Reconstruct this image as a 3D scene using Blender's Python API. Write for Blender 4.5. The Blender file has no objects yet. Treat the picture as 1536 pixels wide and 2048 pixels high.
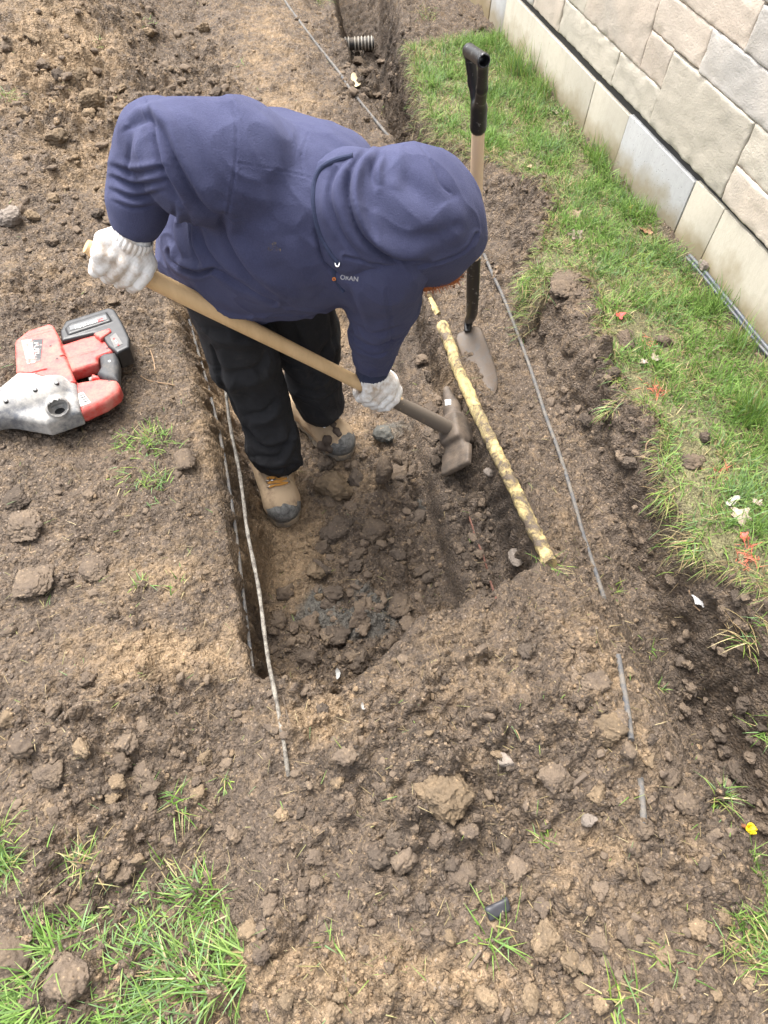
import bpy, math, random
import numpy as np
from mathutils import Vector, Matrix

# ------------------------------------------------------------------ camera, sky, sun, exposure
scene = bpy.context.scene
COL = scene.collection
F = 1384.6                                   # focal length in pixels of the 1536 x 2048 photograph
R = np.array([[0.96186068, 0.20184044, -0.1846198],
              [-0.270927, 0.79602468, -0.54124235],
              [0.03771733, 0.57061822, 0.82034886]])
CAM = np.array([0.0, 0.0, 1.34])
cam_data = bpy.data.cameras.new('camera')
cam = bpy.data.objects.new('camera', cam_data)
COL.objects.link(cam)
m = Matrix.Identity(4)
for i in range(3):
    for j in range(3):
        m[i][j] = R[i, j]
    m[i][3] = CAM[i]
cam.matrix_world = m
cam_data.sensor_fit = 'VERTICAL'
cam_data.sensor_height = 36.0
cam_data.lens = F / 2048 * 36.0
cam_data.clip_start = 0.02
cam_data.clip_end = 500
scene.camera = cam

SUN_EL, SUN_AZ = math.radians(66), math.radians(110)     # azimuth counted from +X towards +Y
world = bpy.data.worlds.new('World')
scene.world = world
world.use_nodes = True
wn = world.node_tree
bgn = wn.nodes['Background']
sky = wn.nodes.new('ShaderNodeTexSky')
sky.sky_type = 'NISHITA'
sky.sun_disc = False
sky.sun_elevation = SUN_EL
sky.sun_rotation = math.radians(90) - SUN_AZ
sky.dust_density = 6.0
sky.air_density = 1.0
hsv = wn.nodes.new('ShaderNodeHueSaturation')             # a veil of cloud: the blue is mostly gone
hsv.inputs['Saturation'].default_value = 0.30
wn.links.new(sky.outputs[0], hsv.inputs['Color'])
wn.links.new(hsv.outputs[0], bgn.inputs['Color'])
bgn.inputs['Strength'].default_value = 0.15
sun_data = bpy.data.lights.new('sun', 'SUN')
sun_data.energy = 1.15
sun_data.angle = math.radians(38)
sun_data.color = (1.0, 0.96, 0.9)
sun = bpy.data.objects.new('sun', sun_data)
COL.objects.link(sun)
sd = Vector((math.cos(SUN_EL) * math.cos(SUN_AZ), math.cos(SUN_EL) * math.sin(SUN_AZ), math.sin(SUN_EL)))
sun.rotation_euler = sd.to_track_quat('Z', 'Y').to_euler()
sun.location = (0, 0, 5)
vs = scene.view_settings
vs.view_transform = 'Standard'
vs.look = 'None'
vs.gamma = 1.0
vs.use_curve_mapping = False
vs.exposure = 1.88
scene.render.engine = 'CYCLES'
scene.cycles.max_bounces = 6

rng = np.random.default_rng(7)
random.seed(7)

# ------------------------------------------------------------------ projection helpers
def ray(u, v):
    d = R @ np.array([(u - 768) / F, -(v - 1024) / F, -1.0])
    return d
def P(u, v, z=0.0):
    d = ray(u, v)
    return CAM + d * ((z - CAM[2]) / d[2])
def D(u, v, dep):
    return CAM + ray(u, v) * dep
def proj(p):
    q = (np.asarray(p) - CAM) @ R
    return np.stack([768 - F * q[..., 0] / q[..., 2], 1024 + F * q[..., 1] / q[..., 2]], -1)

# ------------------------------------------------------------------ numpy noise
def _h(ix, iy, s):
    n = (ix.astype(np.uint32) * np.uint32(374761393) + iy.astype(np.uint32) * np.uint32(668265263)
         + np.uint32((s * 2246822519) & 0xffffffff))
    n = (n ^ (n >> np.uint32(13))) * np.uint32(1274126177)
    n = n ^ (n >> np.uint32(16))
    n = n * np.uint32(2654435761)
    n = n ^ (n >> np.uint32(15))
    return n.astype(np.float32) / np.float32(4294967295.0)
def noise2(x, y, s=0):
    """gradient noise, about -0.7 .. 0.7"""
    ix, iy = np.floor(x), np.floor(y)
    fx, fy = (x - ix).astype(np.float32), (y - iy).astype(np.float32)
    ix, iy = ix.astype(np.int64) + 100000, iy.astype(np.int64) + 100000
    ux = fx * fx * fx * (fx * (fx * 6 - 15) + 10)
    uy = fy * fy * fy * (fy * (fy * 6 - 15) + 10)
    def g(a, b):
        t = _h(ix + a, iy + b, s) * 6.2831853
        return np.cos(t) * (fx - a) + np.sin(t) * (fy - b)
    a = g(0, 0); b = g(1, 0); c = g(0, 1); d = g(1, 1)
    return (a + (b - a) * ux) * (1 - uy) + (c + (d - c) * ux) * uy
def fbm2(x, y, s=0, o=4, gain=0.5):
    r = 0; a = 1.0; f = 1.0
    for k in range(o):
        r = r + a * noise2(x * f, y * f, s + 17 * k); a *= gain; f *= 2.03
    return r
def noise3(p, s=0):
    """cheap 3-D noise from three 2-D slices"""
    x, y, z = p[..., 0], p[..., 1], p[..., 2]
    return (noise2(x + 0.37 * z, y - 0.71 * z, s) + noise2(y + 0.53 * x, z + 0.29 * x, s + 5) + noise2(z - 0.43 * y, x + 0.61 * y, s + 9)) * 0.75
def lumps(x, y, cell, s, dens=1.0, rmin=0.35, rmax=0.72):
    """a bed of irregular half-buried lumps; height and per-lump random value"""
    X, Y = x / cell, y / cell
    ix, iy = np.floor(X).astype(np.int64), np.floor(Y).astype(np.int64)
    best = np.zeros(x.shape, np.float32); lid = np.full(x.shape, 0.5, np.float32)
    for a in (-1, 0, 1):
        for b in (-1, 0, 1):
            jx, jy = ix + a + 100000, iy + b + 100000
            r1, r2, r3, r4 = _h(jx, jy, s), _h(jx, jy, s + 1), _h(jx, jy, s + 2), _h(jx, jy, s + 3)
            dx = (X - (ix + a + r1)).astype(np.float32); dy = (Y - (iy + b + r2)).astype(np.float32)
            th = r3 * 6.28
            c, sn = np.cos(th), np.sin(th)
            ex = dx * c + dy * sn; ey = (dy * c - dx * sn) * (0.75 + 0.6 * r2)
            rad = rmin + (rmax - rmin) * r4 * r4
            q = 1 - ((np.abs(ex) ** 2.4 + np.abs(ey) ** 2.4) ** (1 / 2.4) / rad) ** 2
            hh = rad * np.sqrt(np.maximum(q, 0)) * (1 + 0.5 * ex / rad)
            hh = np.where(_h(jx, jy, s + 4) < dens, hh, 0)
            up = hh > best
            best = np.where(up, hh, best); lid = np.where(up, _h(jx, jy, s + 6), lid)
    return best, lid
def sstep(a, b, x):
    t = np.clip((x - a) / (b - a), 0, 1)
    return t * t * (3 - 2 * t)
def sd_poly(x, y, poly):
    """signed distance to a polygon, negative inside"""
    poly = np.asarray(poly, float)
    d = np.full(x.shape, 1e9); ins = np.zeros(x.shape, bool)
    n = len(poly)
    for i in range(n):
        ax, ay = poly[i][:2]; bx, by = poly[(i + 1) % n][:2]
        ex, ey = bx - ax, by - ay
        wx, wy = x - ax, y - ay
        t = np.clip((wx * ex + wy * ey) / (ex * ex + ey * ey + 1e-12), 0, 1)
        d = np.minimum(d, (wx - t * ex) ** 2 + (wy - t * ey) ** 2)
        cr = ((ay > y) != (by > y)) & (x < ex * (y - ay) / (by - ay + 1e-12) + ax)
        ins ^= cr
    d = np.sqrt(d)
    return np.where(ins, -d, d)
def d_line(x, y, pts):
    d = np.full(x.shape, 1e9)
    for (ax, ay), (bx, by) in zip(pts[:-1], pts[1:]):
        ex, ey = bx - ax, by - ay
        t = np.clip(((x - ax) * ex + (y - ay) * ey) / (ex * ex + ey * ey + 1e-12), 0, 1)
        d = np.minimum(d, (x - ax - t * ex) ** 2 + (y - ay - t * ey) ** 2)
    return np.sqrt(d)

# ------------------------------------------------------------------ object helpers
def mesh_np(name, verts, faces, smooth=True):
    """faces: (n,3) or (n,4) int array"""
    me = bpy.data.meshes.new(name)
    verts = np.ascontiguousarray(verts, np.float32); faces = np.ascontiguousarray(faces, np.int32)
    k = faces.shape[1]
    me.vertices.add(len(verts)); me.vertices.foreach_set('co', verts.ravel())
    me.loops.add(faces.size); me.loops.foreach_set('vertex_index', faces.ravel())
    me.polygons.add(len(faces)); me.polygons.foreach_set('loop_start', np.arange(0, faces.size, k, dtype=np.int32))
    me.polygons.foreach_set('use_smooth', np.full(len(faces), smooth, bool))
    me.update(calc_edges=True)
    return me
def add_attr(me, name, data, kind='FLOAT_COLOR'):
    data = np.asarray(data, np.float32)
    a = me.attributes.new(name, kind, 'POINT')
    if kind == 'FLOAT_COLOR':
        if data.shape[1] == 3:
            data = np.concatenate([data, np.ones((len(data), 1), np.float32)], 1)
        a.data.foreach_set('color', data.ravel())
    else:
        a.data.foreach_set('value', data.ravel())
def link(name, me, mat=None, parent=None, smooth=None):
    o = bpy.data.objects.new(name, me)
    if mat is not None and me is not None and len(me.materials) == 0:
        me.materials.append(mat)
    COL.objects.link(o)
    if parent is not None:
        o.parent = parent
    return o
def tag(o, label=None, cat=None, group=None, kind=None):
    if label: o['label'] = label
    if cat: o['category'] = cat
    if group: o['group'] = group
    if kind: o['kind'] = kind
    return o
def empty(name, loc=(0, 0, 0)):
    o = bpy.data.objects.new(name, None)
    o.location = loc
    o.empty_display_size = 0.05
    COL.objects.link(o)
    return o
class MB:
    """collects tubes, boxes, plates into one mesh"""
    def __init__(s):
        s.v = []; s.f = []
    def raw(s, v, f):
        b = sum(len(a) for a in s.v)
        s.v.append(np.asarray(v, float)); s.f += [[i + b for i in q] for q in f]
    def tube(s, pts, rad, n=10, caps=True, sq=1.0):
        pts = np.asarray(pts, float); k = len(pts)
        rad = np.broadcast_to(np.asarray(rad, float), (k,))
        tang = np.gradient(pts, axis=0)
        tang /= np.linalg.norm(tang, axis=1)[:, None] + 1e-12
        ref = np.array([0, 0, 1.0]) if abs(tang[0][2]) < 0.9 else np.array([1.0, 0, 0])
        u = np.cross(tang[0], ref); u /= np.linalg.norm(u)
        V = []
        for i in range(k):
            u = u - tang[i] * (u @ tang[i]); u /= np.linalg.norm(u)
            w = np.cross(tang[i], u)
            a = np.linspace(0, 2 * np.pi, n, endpoint=False)
            V.append(pts[i] + rad[i] * (np.cos(a)[:, None] * u + sq * np.sin(a)[:, None] * w))
        f = []
        for i in range(k - 1):
            for j in range(n):
                a, b = i * n + j, i * n + (j + 1) % n
                f.append([a, b, b + n, a + n])
        if caps:
            f.append(list(range(n))[::-1]); f.append([(k - 1) * n + j for j in range(n)])
        s.raw(np.concatenate(V), f)
        return s
    def box(s, c, ax, size):
        """c centre, ax 3x3 rows = axes, size full lengths"""
        c = np.asarray(c, float); ax = np.asarray(ax, float)
        v = []
        for sx in (-.5, .5):
            for sy in (-.5, .5):
                for sz in (-.5, .5):
                    v.append(c + ax[0] * sx * size[0] + ax[1] * sy * size[1] + ax[2] * sz * size[2])
        s.raw(v, [[0, 1, 3, 2], [4, 6, 7, 5], [0, 4, 5, 1], [2, 3, 7, 6], [0, 2, 6, 4], [1, 5, 7, 3]])
        return s
    def plate(s, quad, n, th):
        """a flat polygon with thickness th along -n"""
        q = np.asarray(quad, float); k = len(q); n = np.asarray(n, float)
        v = np.concatenate([q, q - n * th])
        f = [list(range(k)), [k + i for i in range(k)][::-1]]
        for i in range(k):
            j = (i + 1) % k
            f.append([i, k + i, k + j, j])
        s.raw(v, f)
        return s
    def build(s, name, mat, parent=None, smooth=True, bevel=0.0, seg=2):
        me = bpy.data.meshes.new(name)
        me.from_pydata(np.concatenate(s.v).tolist(), [], s.f)
        import bmesh
        bm = bmesh.new(); bm.from_mesh(me)
        bmesh.ops.recalc_face_normals(bm, faces=bm.faces)
        if bevel > 0:
            bmesh.ops.bevel(bm, geom=[e for e in bm.edges if len(e.link_faces) == 2 and e.calc_face_angle(0) > 0.5],
                            offset=bevel, segments=seg, affect='EDGES', profile=0.5)
        bm.to_mesh(me); bm.free()
        me.polygons.foreach_set('use_smooth', np.full(len(me.polygons), smooth, bool))
        if smooth:
            try: me.set_sharp_from_angle(angle=math.radians(42))
            except Exception: pass
        return link(name, me, mat, parent)
def unit(a):
    a = np.asarray(a, float)
    return a / (np.linalg.norm(a) + 1e-12)
def catmull(pts, n=8):
    pts = np.asarray(pts, float)
    p = np.concatenate([[2 * pts[0] - pts[1]], pts, [2 * pts[-1] - pts[-2]]])
    out = []
    for i in range(1, len(p) - 2):
        for t in np.linspace(0, 1, n, endpoint=False):
            out.append(0.5 * ((2 * p[i]) + (-p[i - 1] + p[i + 1]) * t + (2 * p[i - 1] - 5 * p[i] + 4 * p[i + 1] - p[i + 2]) * t * t
                              + (-p[i - 1] + 3 * p[i] - 3 * p[i + 1] + p[i + 2]) * t ** 3))
    out.append(p[-2])
    return np.array(out)

# ------------------------------------------------------------------ signed distance modelling
class SDF:
    def __init__(s, lo, hi, h):
        s.lo = np.asarray(lo, float); s.h = h
        s.n = np.ceil((np.asarray(hi, float) - s.lo) / h).astype(int) + 1
        s.F = np.full(s.n, 0.05, np.float32)
    def _reg(s, lo, hi):
        a = np.clip(np.floor((lo - s.lo) / s.h).astype(int), 0, s.n); b = np.clip(np.ceil((hi - s.lo) / s.h).astype(int) + 1, 0, s.n)
        sl = tuple(slice(i, j) for i, j in zip(a, b))
        ax = [(s.lo[k] + np.arange(a[k], b[k]) * s.h).astype(np.float32) for k in range(3)]
        return sl, ax[0][:, None, None], ax[1][None, :, None], ax[2][None, None, :]
    def _comb(s, sl, d, k, op):
        f = s.F[sl]
        if f.size == 0: return
        if op == 'add':
            if k > 0:
                h = np.maximum(k - np.abs(f - d), 0) / k
                s.F[sl] = np.minimum(f, d) - h * h * k * 0.25
            else: s.F[sl] = np.minimum(f, d)
        else:
            d = -d
            if k > 0:
                h = np.maximum(k - np.abs(f - d), 0) / k
                s.F[sl] = np.maximum(f, d) + h * h * k * 0.25
            else: s.F[sl] = np.maximum(f, d)
    def cone(s, a, b, ra, rb, k=0.0, op='add', flat=None):
        """tapered capsule; flat=(axis, factor) squashes it along a direction"""
        a = np.asarray(a, float); b = np.asarray(b, float)
        m_ = max(ra, rb) + k + 3 * s.h
        if flat is not None: m_ *= max(1, 1 / flat[1])
        sl, x, y, z = s._reg(np.minimum(a, b) - m_, np.maximum(a, b) + m_)
        ab = b - a; L = ab @ ab + 1e-12
        px, py, pz = x - a[0], y - a[1], z - a[2]
        t = np.clip((px * ab[0] + py * ab[1] + pz * ab[2]) / L, 0, 1)
        qx, qy, qz = px - t * ab[0], py - t * ab[1], pz - t * ab[2]
        q = qx * qx + qy * qy + qz * qz
        if flat is not None:
            ax = unit(flat[0]); w = qx * ax[0] + qy * ax[1] + qz * ax[2]
            q = q + w * w * (flat[1] ** 2 - 1)
        d = np.sqrt(q) - (ra + (rb - ra) * t)
        s._comb(sl, d.astype(np.float32), k, op)
        return s
    def chain(s, pts, rads, k=0.0, op='add', flat=None):
        for i in range(len(pts) - 1):
            s.cone(pts[i], pts[i + 1], rads[i], rads[i + 1], k, op, flat)
        return s
    def ell(s, c, ax, r, k=0.0, op='add'):
        c = np.asarray(c, float); ax = np.asarray(ax, float); r = np.asarray(r, float)
        m_ = r.max() + k + 3 * s.h
        sl, x, y, z = s._reg(c - m_, c + m_)
        px, py, pz = x - c[0], y - c[1], z - c[2]
        e = [px * a[0] + py * a[1] + pz * a[2] for a in ax]
        k0 = np.sqrt(sum((e[i] / r[i]) ** 2 for i in range(3)))
        k1 = np.sqrt(sum((e[i] / r[i] ** 2) ** 2 for i in range(3))) + 1e-6
        s._comb(sl, (k0 * (k0 - 1) / k1).astype(np.float32), k, op)
        return s
    def box(s, c, ax, half, rnd=0.0, k=0.0, op='add'):
        c = np.asarray(c, float); ax = np.asarray(ax, float); half = np.asarray(half, float)
        m_ = np.linalg.norm(half) + k + 3 * s.h
        sl, x, y, z = s._reg(c - m_, c + m_)
        px, py, pz = x - c[0], y - c[1], z - c[2]
        q = [np.abs(px * a[0] + py * a[1] + pz * a[2]) - (hh - rnd) for a, hh in zip(ax, half)]
        d = np.sqrt(sum(np.maximum(i, 0) ** 2 for i in q)) + np.minimum(np.maximum(np.maximum(q[0], q[1]), q[2]), 0) - rnd
        s._comb(sl, d.astype(np.float32), k, op)
        return s
    def prism(s, poly, o, ex, ey, ez, z0, z1, rnd=0.0, k=0.0, op='add'):
        """a polygon (coordinates along ex, ey from o) extruded along ez from z0 to z1 with rounded edges"""
        poly = np.asarray(poly, float); o = np.asarray(o, float)
        cn = [o + p[0] * ex + p[1] * ey + zz * ez for p in poly for zz in (z0, z1)]
        m_ = k + 3 * s.h + rnd
        sl, x, y, z = s._reg(np.min(cn, 0) - m_, np.max(cn, 0) + m_)
        px, py, pz = x - o[0], y - o[1], z - o[2]
        a = px * ex[0] + py * ex[1] + pz * ex[2]; b = px * ey[0] + py * ey[1] + pz * ey[2]; c = px * ez[0] + py * ez[1] + pz * ez[2]
        d2 = sd_poly(a, b, poly) + rnd
        dz = np.abs(c - (z0 + z1) / 2) - (z1 - z0) / 2 + rnd
        d = np.minimum(np.maximum(d2, dz), 0) + np.sqrt(np.maximum(d2, 0) ** 2 + np.maximum(dz, 0) ** 2) - rnd
        s._comb(sl, d.astype(np.float32), k, op)
        return s
    def mesh(s):
        """surface nets"""
        Fv = s.F; nx, ny, nz = Fv.shape
        ins = Fv < 0
        c = np.zeros((nx - 1, ny - 1, nz - 1), np.uint8)
        for i in (0, 1):
            for j in (0, 1):
                for k in (0, 1):
                    c += ins[i:nx - 1 + i, j:ny - 1 + j, k:nz - 1 + k]
        act = (c > 0) & (c < 8)
        idx = np.full(act.shape, -1, np.int64)
        ii = np.argwhere(act)
        idx[act] = np.arange(len(ii))
        acc = np.zeros((len(ii), 3)); cnt = np.zeros(len(ii))
        for ax in range(3):
            o1, o2 = [k for k in range(3) if k != ax]
            for a in (0, 1):
                for b in (0, 1):
                    off = [0, 0, 0]; off[o1] = a; off[o2] = b
                    p0 = ii + off; p1 = p0.copy(); p1[:, ax] += 1
                    f0 = Fv[p0[:, 0], p0[:, 1], p0[:, 2]]; f1 = Fv[p1[:, 0], p1[:, 1], p1[:, 2]]
                    m_ = (f0 < 0) != (f1 < 0)
                    t = f0 / (f0 - f1 + 1e-12)
                    q = np.array(off, float)[None].repeat(len(ii), 0); q[:, ax] += t
                    acc[m_] += q[m_]; cnt[m_] += 1
        V = s.lo + s.h * (ii + acc / cnt[:, None])
        faces = []
        for ax in range(3):
            o1, o2 = (ax + 1) % 3, (ax + 2) % 3
            sl0 = [slice(None)] * 3; sl1 = [slice(None)] * 3
            sl0[ax] = slice(0, -1); sl1[ax] = slice(1, None)
            A, B = ins[tuple(sl0)], ins[tuple(sl1)]
            e = np.argwhere(A != B)
            e = e[(e[:, o1] > 0) & (e[:, o2] > 0) & (e[:, o1] < s.n[o1] - 1) & (e[:, o2] < s.n[o2] - 1)]
            def g(a, b):
                q = e.copy(); q[:, o1] -= a; q[:, o2] -= b
                return idx[q[:, 0], q[:, 1], q[:, 2]]
            quad = np.stack([g(1, 1), g(0, 1), g(0, 0), g(1, 0)], 1)
            flip = ~A[e[:, 0], e[:, 1], e[:, 2]]
            quad[flip] = quad[flip][:, ::-1]
            faces.append(quad)
        Q = np.concatenate(faces)
        return V, Q[(Q >= 0).all(1)]
def relax(V, Q, it=2, lam=0.5):
    e = np.concatenate([Q[:, [0, 1]], Q[:, [1, 2]], Q[:, [2, 3]], Q[:, [3, 0]]])
    for _ in range(it):
        acc = np.zeros_like(V); cnt = np.zeros(len(V))
        for k in range(3):
            acc[:, k] = np.bincount(e[:, 0], V[e[:, 1], k], len(V)) + np.bincount(e[:, 1], V[e[:, 0], k], len(V))
        cnt = np.bincount(e[:, 0], minlength=len(V)) + np.bincount(e[:, 1], minlength=len(V))
        V = V + lam * (acc / np.maximum(cnt, 1)[:, None] - V)
    return V
def vnormals(V, Q):
    n = np.cross(V[Q[:, 2]] - V[Q[:, 0]], V[Q[:, 3 if Q.shape[1] > 3 else 1]] - V[Q[:, 1 if Q.shape[1] > 3 else 0]])
    if Q.shape[1] == 3: n = -n
    N = np.zeros_like(V)
    for k in range(3):
        for j in range(Q.shape[1]):
            N[:, k] += np.bincount(Q[:, j], n[:, k], len(V))
    return N / (np.linalg.norm(N, axis=1)[:, None] + 1e-12)
def subdivide(V, Q):
    """one plain quad split"""
    n = len(V)
    e = np.sort(np.concatenate([Q[:, [0, 1]], Q[:, [1, 2]], Q[:, [2, 3]], Q[:, [3, 0]]]), 1)
    ue, inv = np.unique(e, axis=0, return_inverse=True)
    inv = inv.reshape(4, -1)
    em = V[ue].mean(1); fc = V[Q].mean(1)
    VV = np.concatenate([V, em, fc])
    a = n + inv; c = n + len(ue) + np.arange(len(Q))
    QQ = np.concatenate([np.stack([Q[:, i], a[i], c, a[i - 1]], 1) for i in range(4)])
    return VV, QQ
def folds(V, N, spec):
    """cloth folds and seams: each is a curve over the garment (given where it runs in view), pushed in or out along the normal"""
    uv = proj(V)
    facing = ((CAM - V) * N).sum(1) / np.linalg.norm(CAM - V, axis=1)
    w = np.clip(facing * 4 + 0.2, 0, 1)
    disp = np.zeros(len(V))
    for pts, width, amp, kind in spec:
        pts = catmull(np.array(pts, float), 6)
        best = np.full(len(V), 1e9); sg = np.zeros(len(V)); tt = np.zeros(len(V))
        m_ = (uv[:, 0] > pts[:, 0].min() - 4 * width) & (uv[:, 0] < pts[:, 0].max() + 4 * width) & (uv[:, 1] > pts[:, 1].min() - 4 * width) & (uv[:, 1] < pts[:, 1].max() + 4 * width) & (w > 0)
        ix = np.nonzero(m_)[0]
        if len(ix) == 0: continue
        x, y = uv[ix, 0], uv[ix, 1]; bb = np.full(len(ix), 1e9); ss = np.zeros(len(ix)); t_ = np.zeros(len(ix))
        K = len(pts) - 1
        for i in range(K):
            a, b = pts[i], pts[i + 1]; ex, ey = b - a; L = ex * ex + ey * ey + 1e-9
            t = np.clip(((x - a[0]) * ex + (y - a[1]) * ey) / L, 0, 1)
            dx, dy = x - a[0] - t * ex, y - a[1] - t * ey
            dd = dx * dx + dy * dy
            up = dd < bb
            bb = np.where(up, dd, bb); ss = np.where(up, np.sign(ex * dy - ey * dx), ss); t_ = np.where(up, (i + t) / K, t_)
        d = np.sqrt(bb) * ss / width
        if kind == 'fold':      # a rounded ridge with a crease on its right-hand side
            f = np.exp(-(d + 0.8) ** 2) - 1.1 * np.exp(-((d - 0.35) / 0.55) ** 2)
            f *= np.sqrt(np.clip(np.sin(np.pi * np.clip(t_ * 0.96 + 0.02, 0, 1)), 0, 1))
        elif kind == 'soft':
            f = np.exp(-d * d) * np.sin(np.pi * np.clip(t_, 0, 1)) ** 0.7
        elif kind == 'seam':    # a stitched seam: a groove between two low ridges
            f = 0.5 * np.exp(-((np.abs(d) - 1.3) / 0.7) ** 2) - np.exp(-(d / 0.55) ** 2)
        elif kind == 'step':    # cloth on one side lies over the other
            f = np.where(d < 0, 1, 0) * np.clip(1 + d / 3.0, 0, 1)
        disp[ix] += amp * f * w[ix]
    return V + N * disp[:, None]
# ------------------------------------------------------------------ materials
def mat(name, color=(.5, .5, .5), rough=0.6, metal=0.0, spec=0.5):
    ma = bpy.data.materials.new(name)
    ma.use_nodes = True
    b = ma.node_tree.nodes['Principled BSDF']
    b.inputs['Base Color'].default_value = (*color, 1)
    b.inputs['Roughness'].default_value = rough
    b.inputs['Metallic'].default_value = metal
    b.inputs['Specular IOR Level'].default_value = spec
    return ma
class NT:
    def __init__(s, ma):
        s.t = ma.node_tree; s.b = s.t.nodes['Principled BSDF']
        s.co = None
    def new(s, typ, **kw):
        n = s.t.nodes.new(typ)
        for k, v in kw.items():
            if k.startswith('i_'): n.inputs[int(k[2:])].default_value = v
            else: setattr(n, k, v)
        return n
    def link(s, a, b): s.t.links.new(a, b)
    def coord(s):
        if s.co is None: s.co = s.new('ShaderNodeTexCoord').outputs['Object']
        return s.co
    def noise(s, scale, detail=4, rough=0.6, dist=0.0, vec=None):
        n = s.new('ShaderNodeTexNoise'); n.inputs['Scale'].default_value = scale; n.inputs['Detail'].default_value = detail
        n.inputs['Roughness'].default_value = rough; n.inputs['Distortion'].default_value = dist
        s.link(vec or s.coord(), n.inputs['Vector']); return n.outputs[0]
    def voro(s, scale, feature='F1', out=0, rand=1.0, vec=None):
        n = s.new('ShaderNodeTexVoronoi'); n.feature = feature; n.inputs['Scale'].default_value = scale
        n.inputs['Randomness'].default_value = rand
        s.link(vec or s.coord(), n.inputs['Vector']); return n.outputs[out]
    def ramp(s, fac, stops, interp='LINEAR'):
        n = s.new('ShaderNodeValToRGB'); n.color_ramp.interpolation = interp
        e = n.color_ramp.elements
        while len(e) < len(stops): e.new(0.5)
        for k, (p, c) in enumerate(stops):
            e[k].position = p
            e[k].color = (*c, 1) if hasattr(c, '__len__') else (c, c, c, 1)
        s.link(fac, n.inputs[0]); return n.outputs[0]
    def mix(s, fac, a, b, mode='MIX'):
        n = s.new('ShaderNodeMix'); n.data_type = 'RGBA'; n.blend_type = mode
        for val, ix in ((fac, 0), (a, 6), (b, 7)):
            if hasattr(val, 'links'): s.link(val, n.inputs[ix])
            elif hasattr(val, '__len__'): n.inputs[ix].default_value = (*val[:3], 1)
            else: n.inputs[ix].default_value = val
        return n.outputs[2]
    def math(s, op, a, b=0.0):
        n = s.new('ShaderNodeMath'); n.operation = op
        for val, ix in ((a, 0), (b, 1)):
            if hasattr(val, 'links'): s.link(val, n.inputs[ix])
            else: n.inputs[ix].default_value = val
        return n.outputs[0]
    def attr(s, name):
        n = s.new('ShaderNodeAttribute'); n.attribute_name = name; return n
    def bump(s, h, strength=0.5, dist=0.002, prev=None):
        n = s.new('ShaderNodeBump'); n.inputs['Strength'].default_value = strength; n.inputs['Distance'].default_value = dist
        s.link(h, n.inputs['Height'])
        if prev is not None: s.link(prev, n.inputs['Normal'])
        return n.outputs[0]
    def base(s, c): s.link(c, s.b.inputs['Base Color'])
    def rough(s, c): s.link(c, s.b.inputs['Roughness'])
    def normal(s, c): s.link(c, s.b.inputs['Normal'])
# ------------------------------------------------------------------ the ground: height field
def px(pts, z=0.0):
    return np.array([P(u, v, (q[2] if len(q) > 2 else z))[:2] for q in pts for u, v in [q[:2]]])
LAWN_PX = [(1010, 70), (900, 78), (818, 95), (842, 190), (872, 262), (940, 300), (1010, 330), (1072, 360), (1112, 400), (1096, 470), (1058, 545), (1072, 600), (1110, 548), (1182, 545),
           (1196, 600), (1204, 650), (1216, 720), (1258, 790), (1326, 850), (1324, 930), (1346, 985), (1382, 1065), (1430, 1125), (1480, 1140), (1560, 1210), (1660, 1280), (1700, 900), (1536, 755), (1340, 500), (1180, 300)]
LAWN = px(LAWN_PX, 0.07)
PIT = np.concatenate([px([(500, 1342), (482, 1240), (458, 1100), (432, 980), (402, 860), (372, 760), (345, 680)], 0.0), [[-0.13, 1.9], [0.05, 2.06], [0.72, 2.0]],
                      px([(862, 590), (893, 660), (925, 740), (965, 825), (1000, 905), (1040, 1000), (1075, 1075), (1092, 1112), (1060, 1150), (1000, 1200), (920, 1235), (860, 1258), (800, 1292), (740, 1348), (660, 1388), (560, 1366)], -0.02)])
FARTR = np.concatenate([px([(600, -330), (668, 0), (682, 80), (722, 170), (800, 300), (850, 400)], 0.0), [[0.74, 1.95], [0.66, 1.72], [0.70, 1.60], [0.82, 1.66], [0.93, 1.95]], px([(925, 420), (905, 370), (850, 260), (803, 110), (790, 0), (770, -330)], 0.0)])
LEDGE_X = px([(790, 660), (820, 800), (872, 1010), (930, 1230)], -0.2)

xs = np.concatenate([-1.06 - np.cumsum(0.02 * 1.38 ** np.arange(26))[::-1], np.arange(-1.05, 1.52, 0.0042), 1.53 + np.cumsum(0.02 * 1.38 ** np.arange(26))])
yy = [-0.46]
while yy[-1] < 4.7:
    yy.append(yy[-1] + 0.0031 + 0.0014 * max(yy[-1], 0))
ys = np.concatenate([-0.47 - np.cumsum(0.02 * 1.38 ** np.arange(26))[::-1], np.array(yy), yy[-1] + 0.02 + np.cumsum(0.02 * 1.38 ** np.arange(26))])
# coarse layout grid
cx = np.concatenate([[-80, -5], np.arange(-1.3, 1.8, 0.012), [5, 80]]); cy = np.concatenate([[-80, -5], np.arange(-0.8, 6.2, 0.012), [8, 80]])
GX, GY = np.meshgrid(cx, cy, indexing='xy')
wx = GX + 0.022 * fbm2(GX * 7, GY * 7, 3, 3); wy = GY + 0.022 * fbm2(GX * 7, GY * 7, 31, 3)
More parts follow.
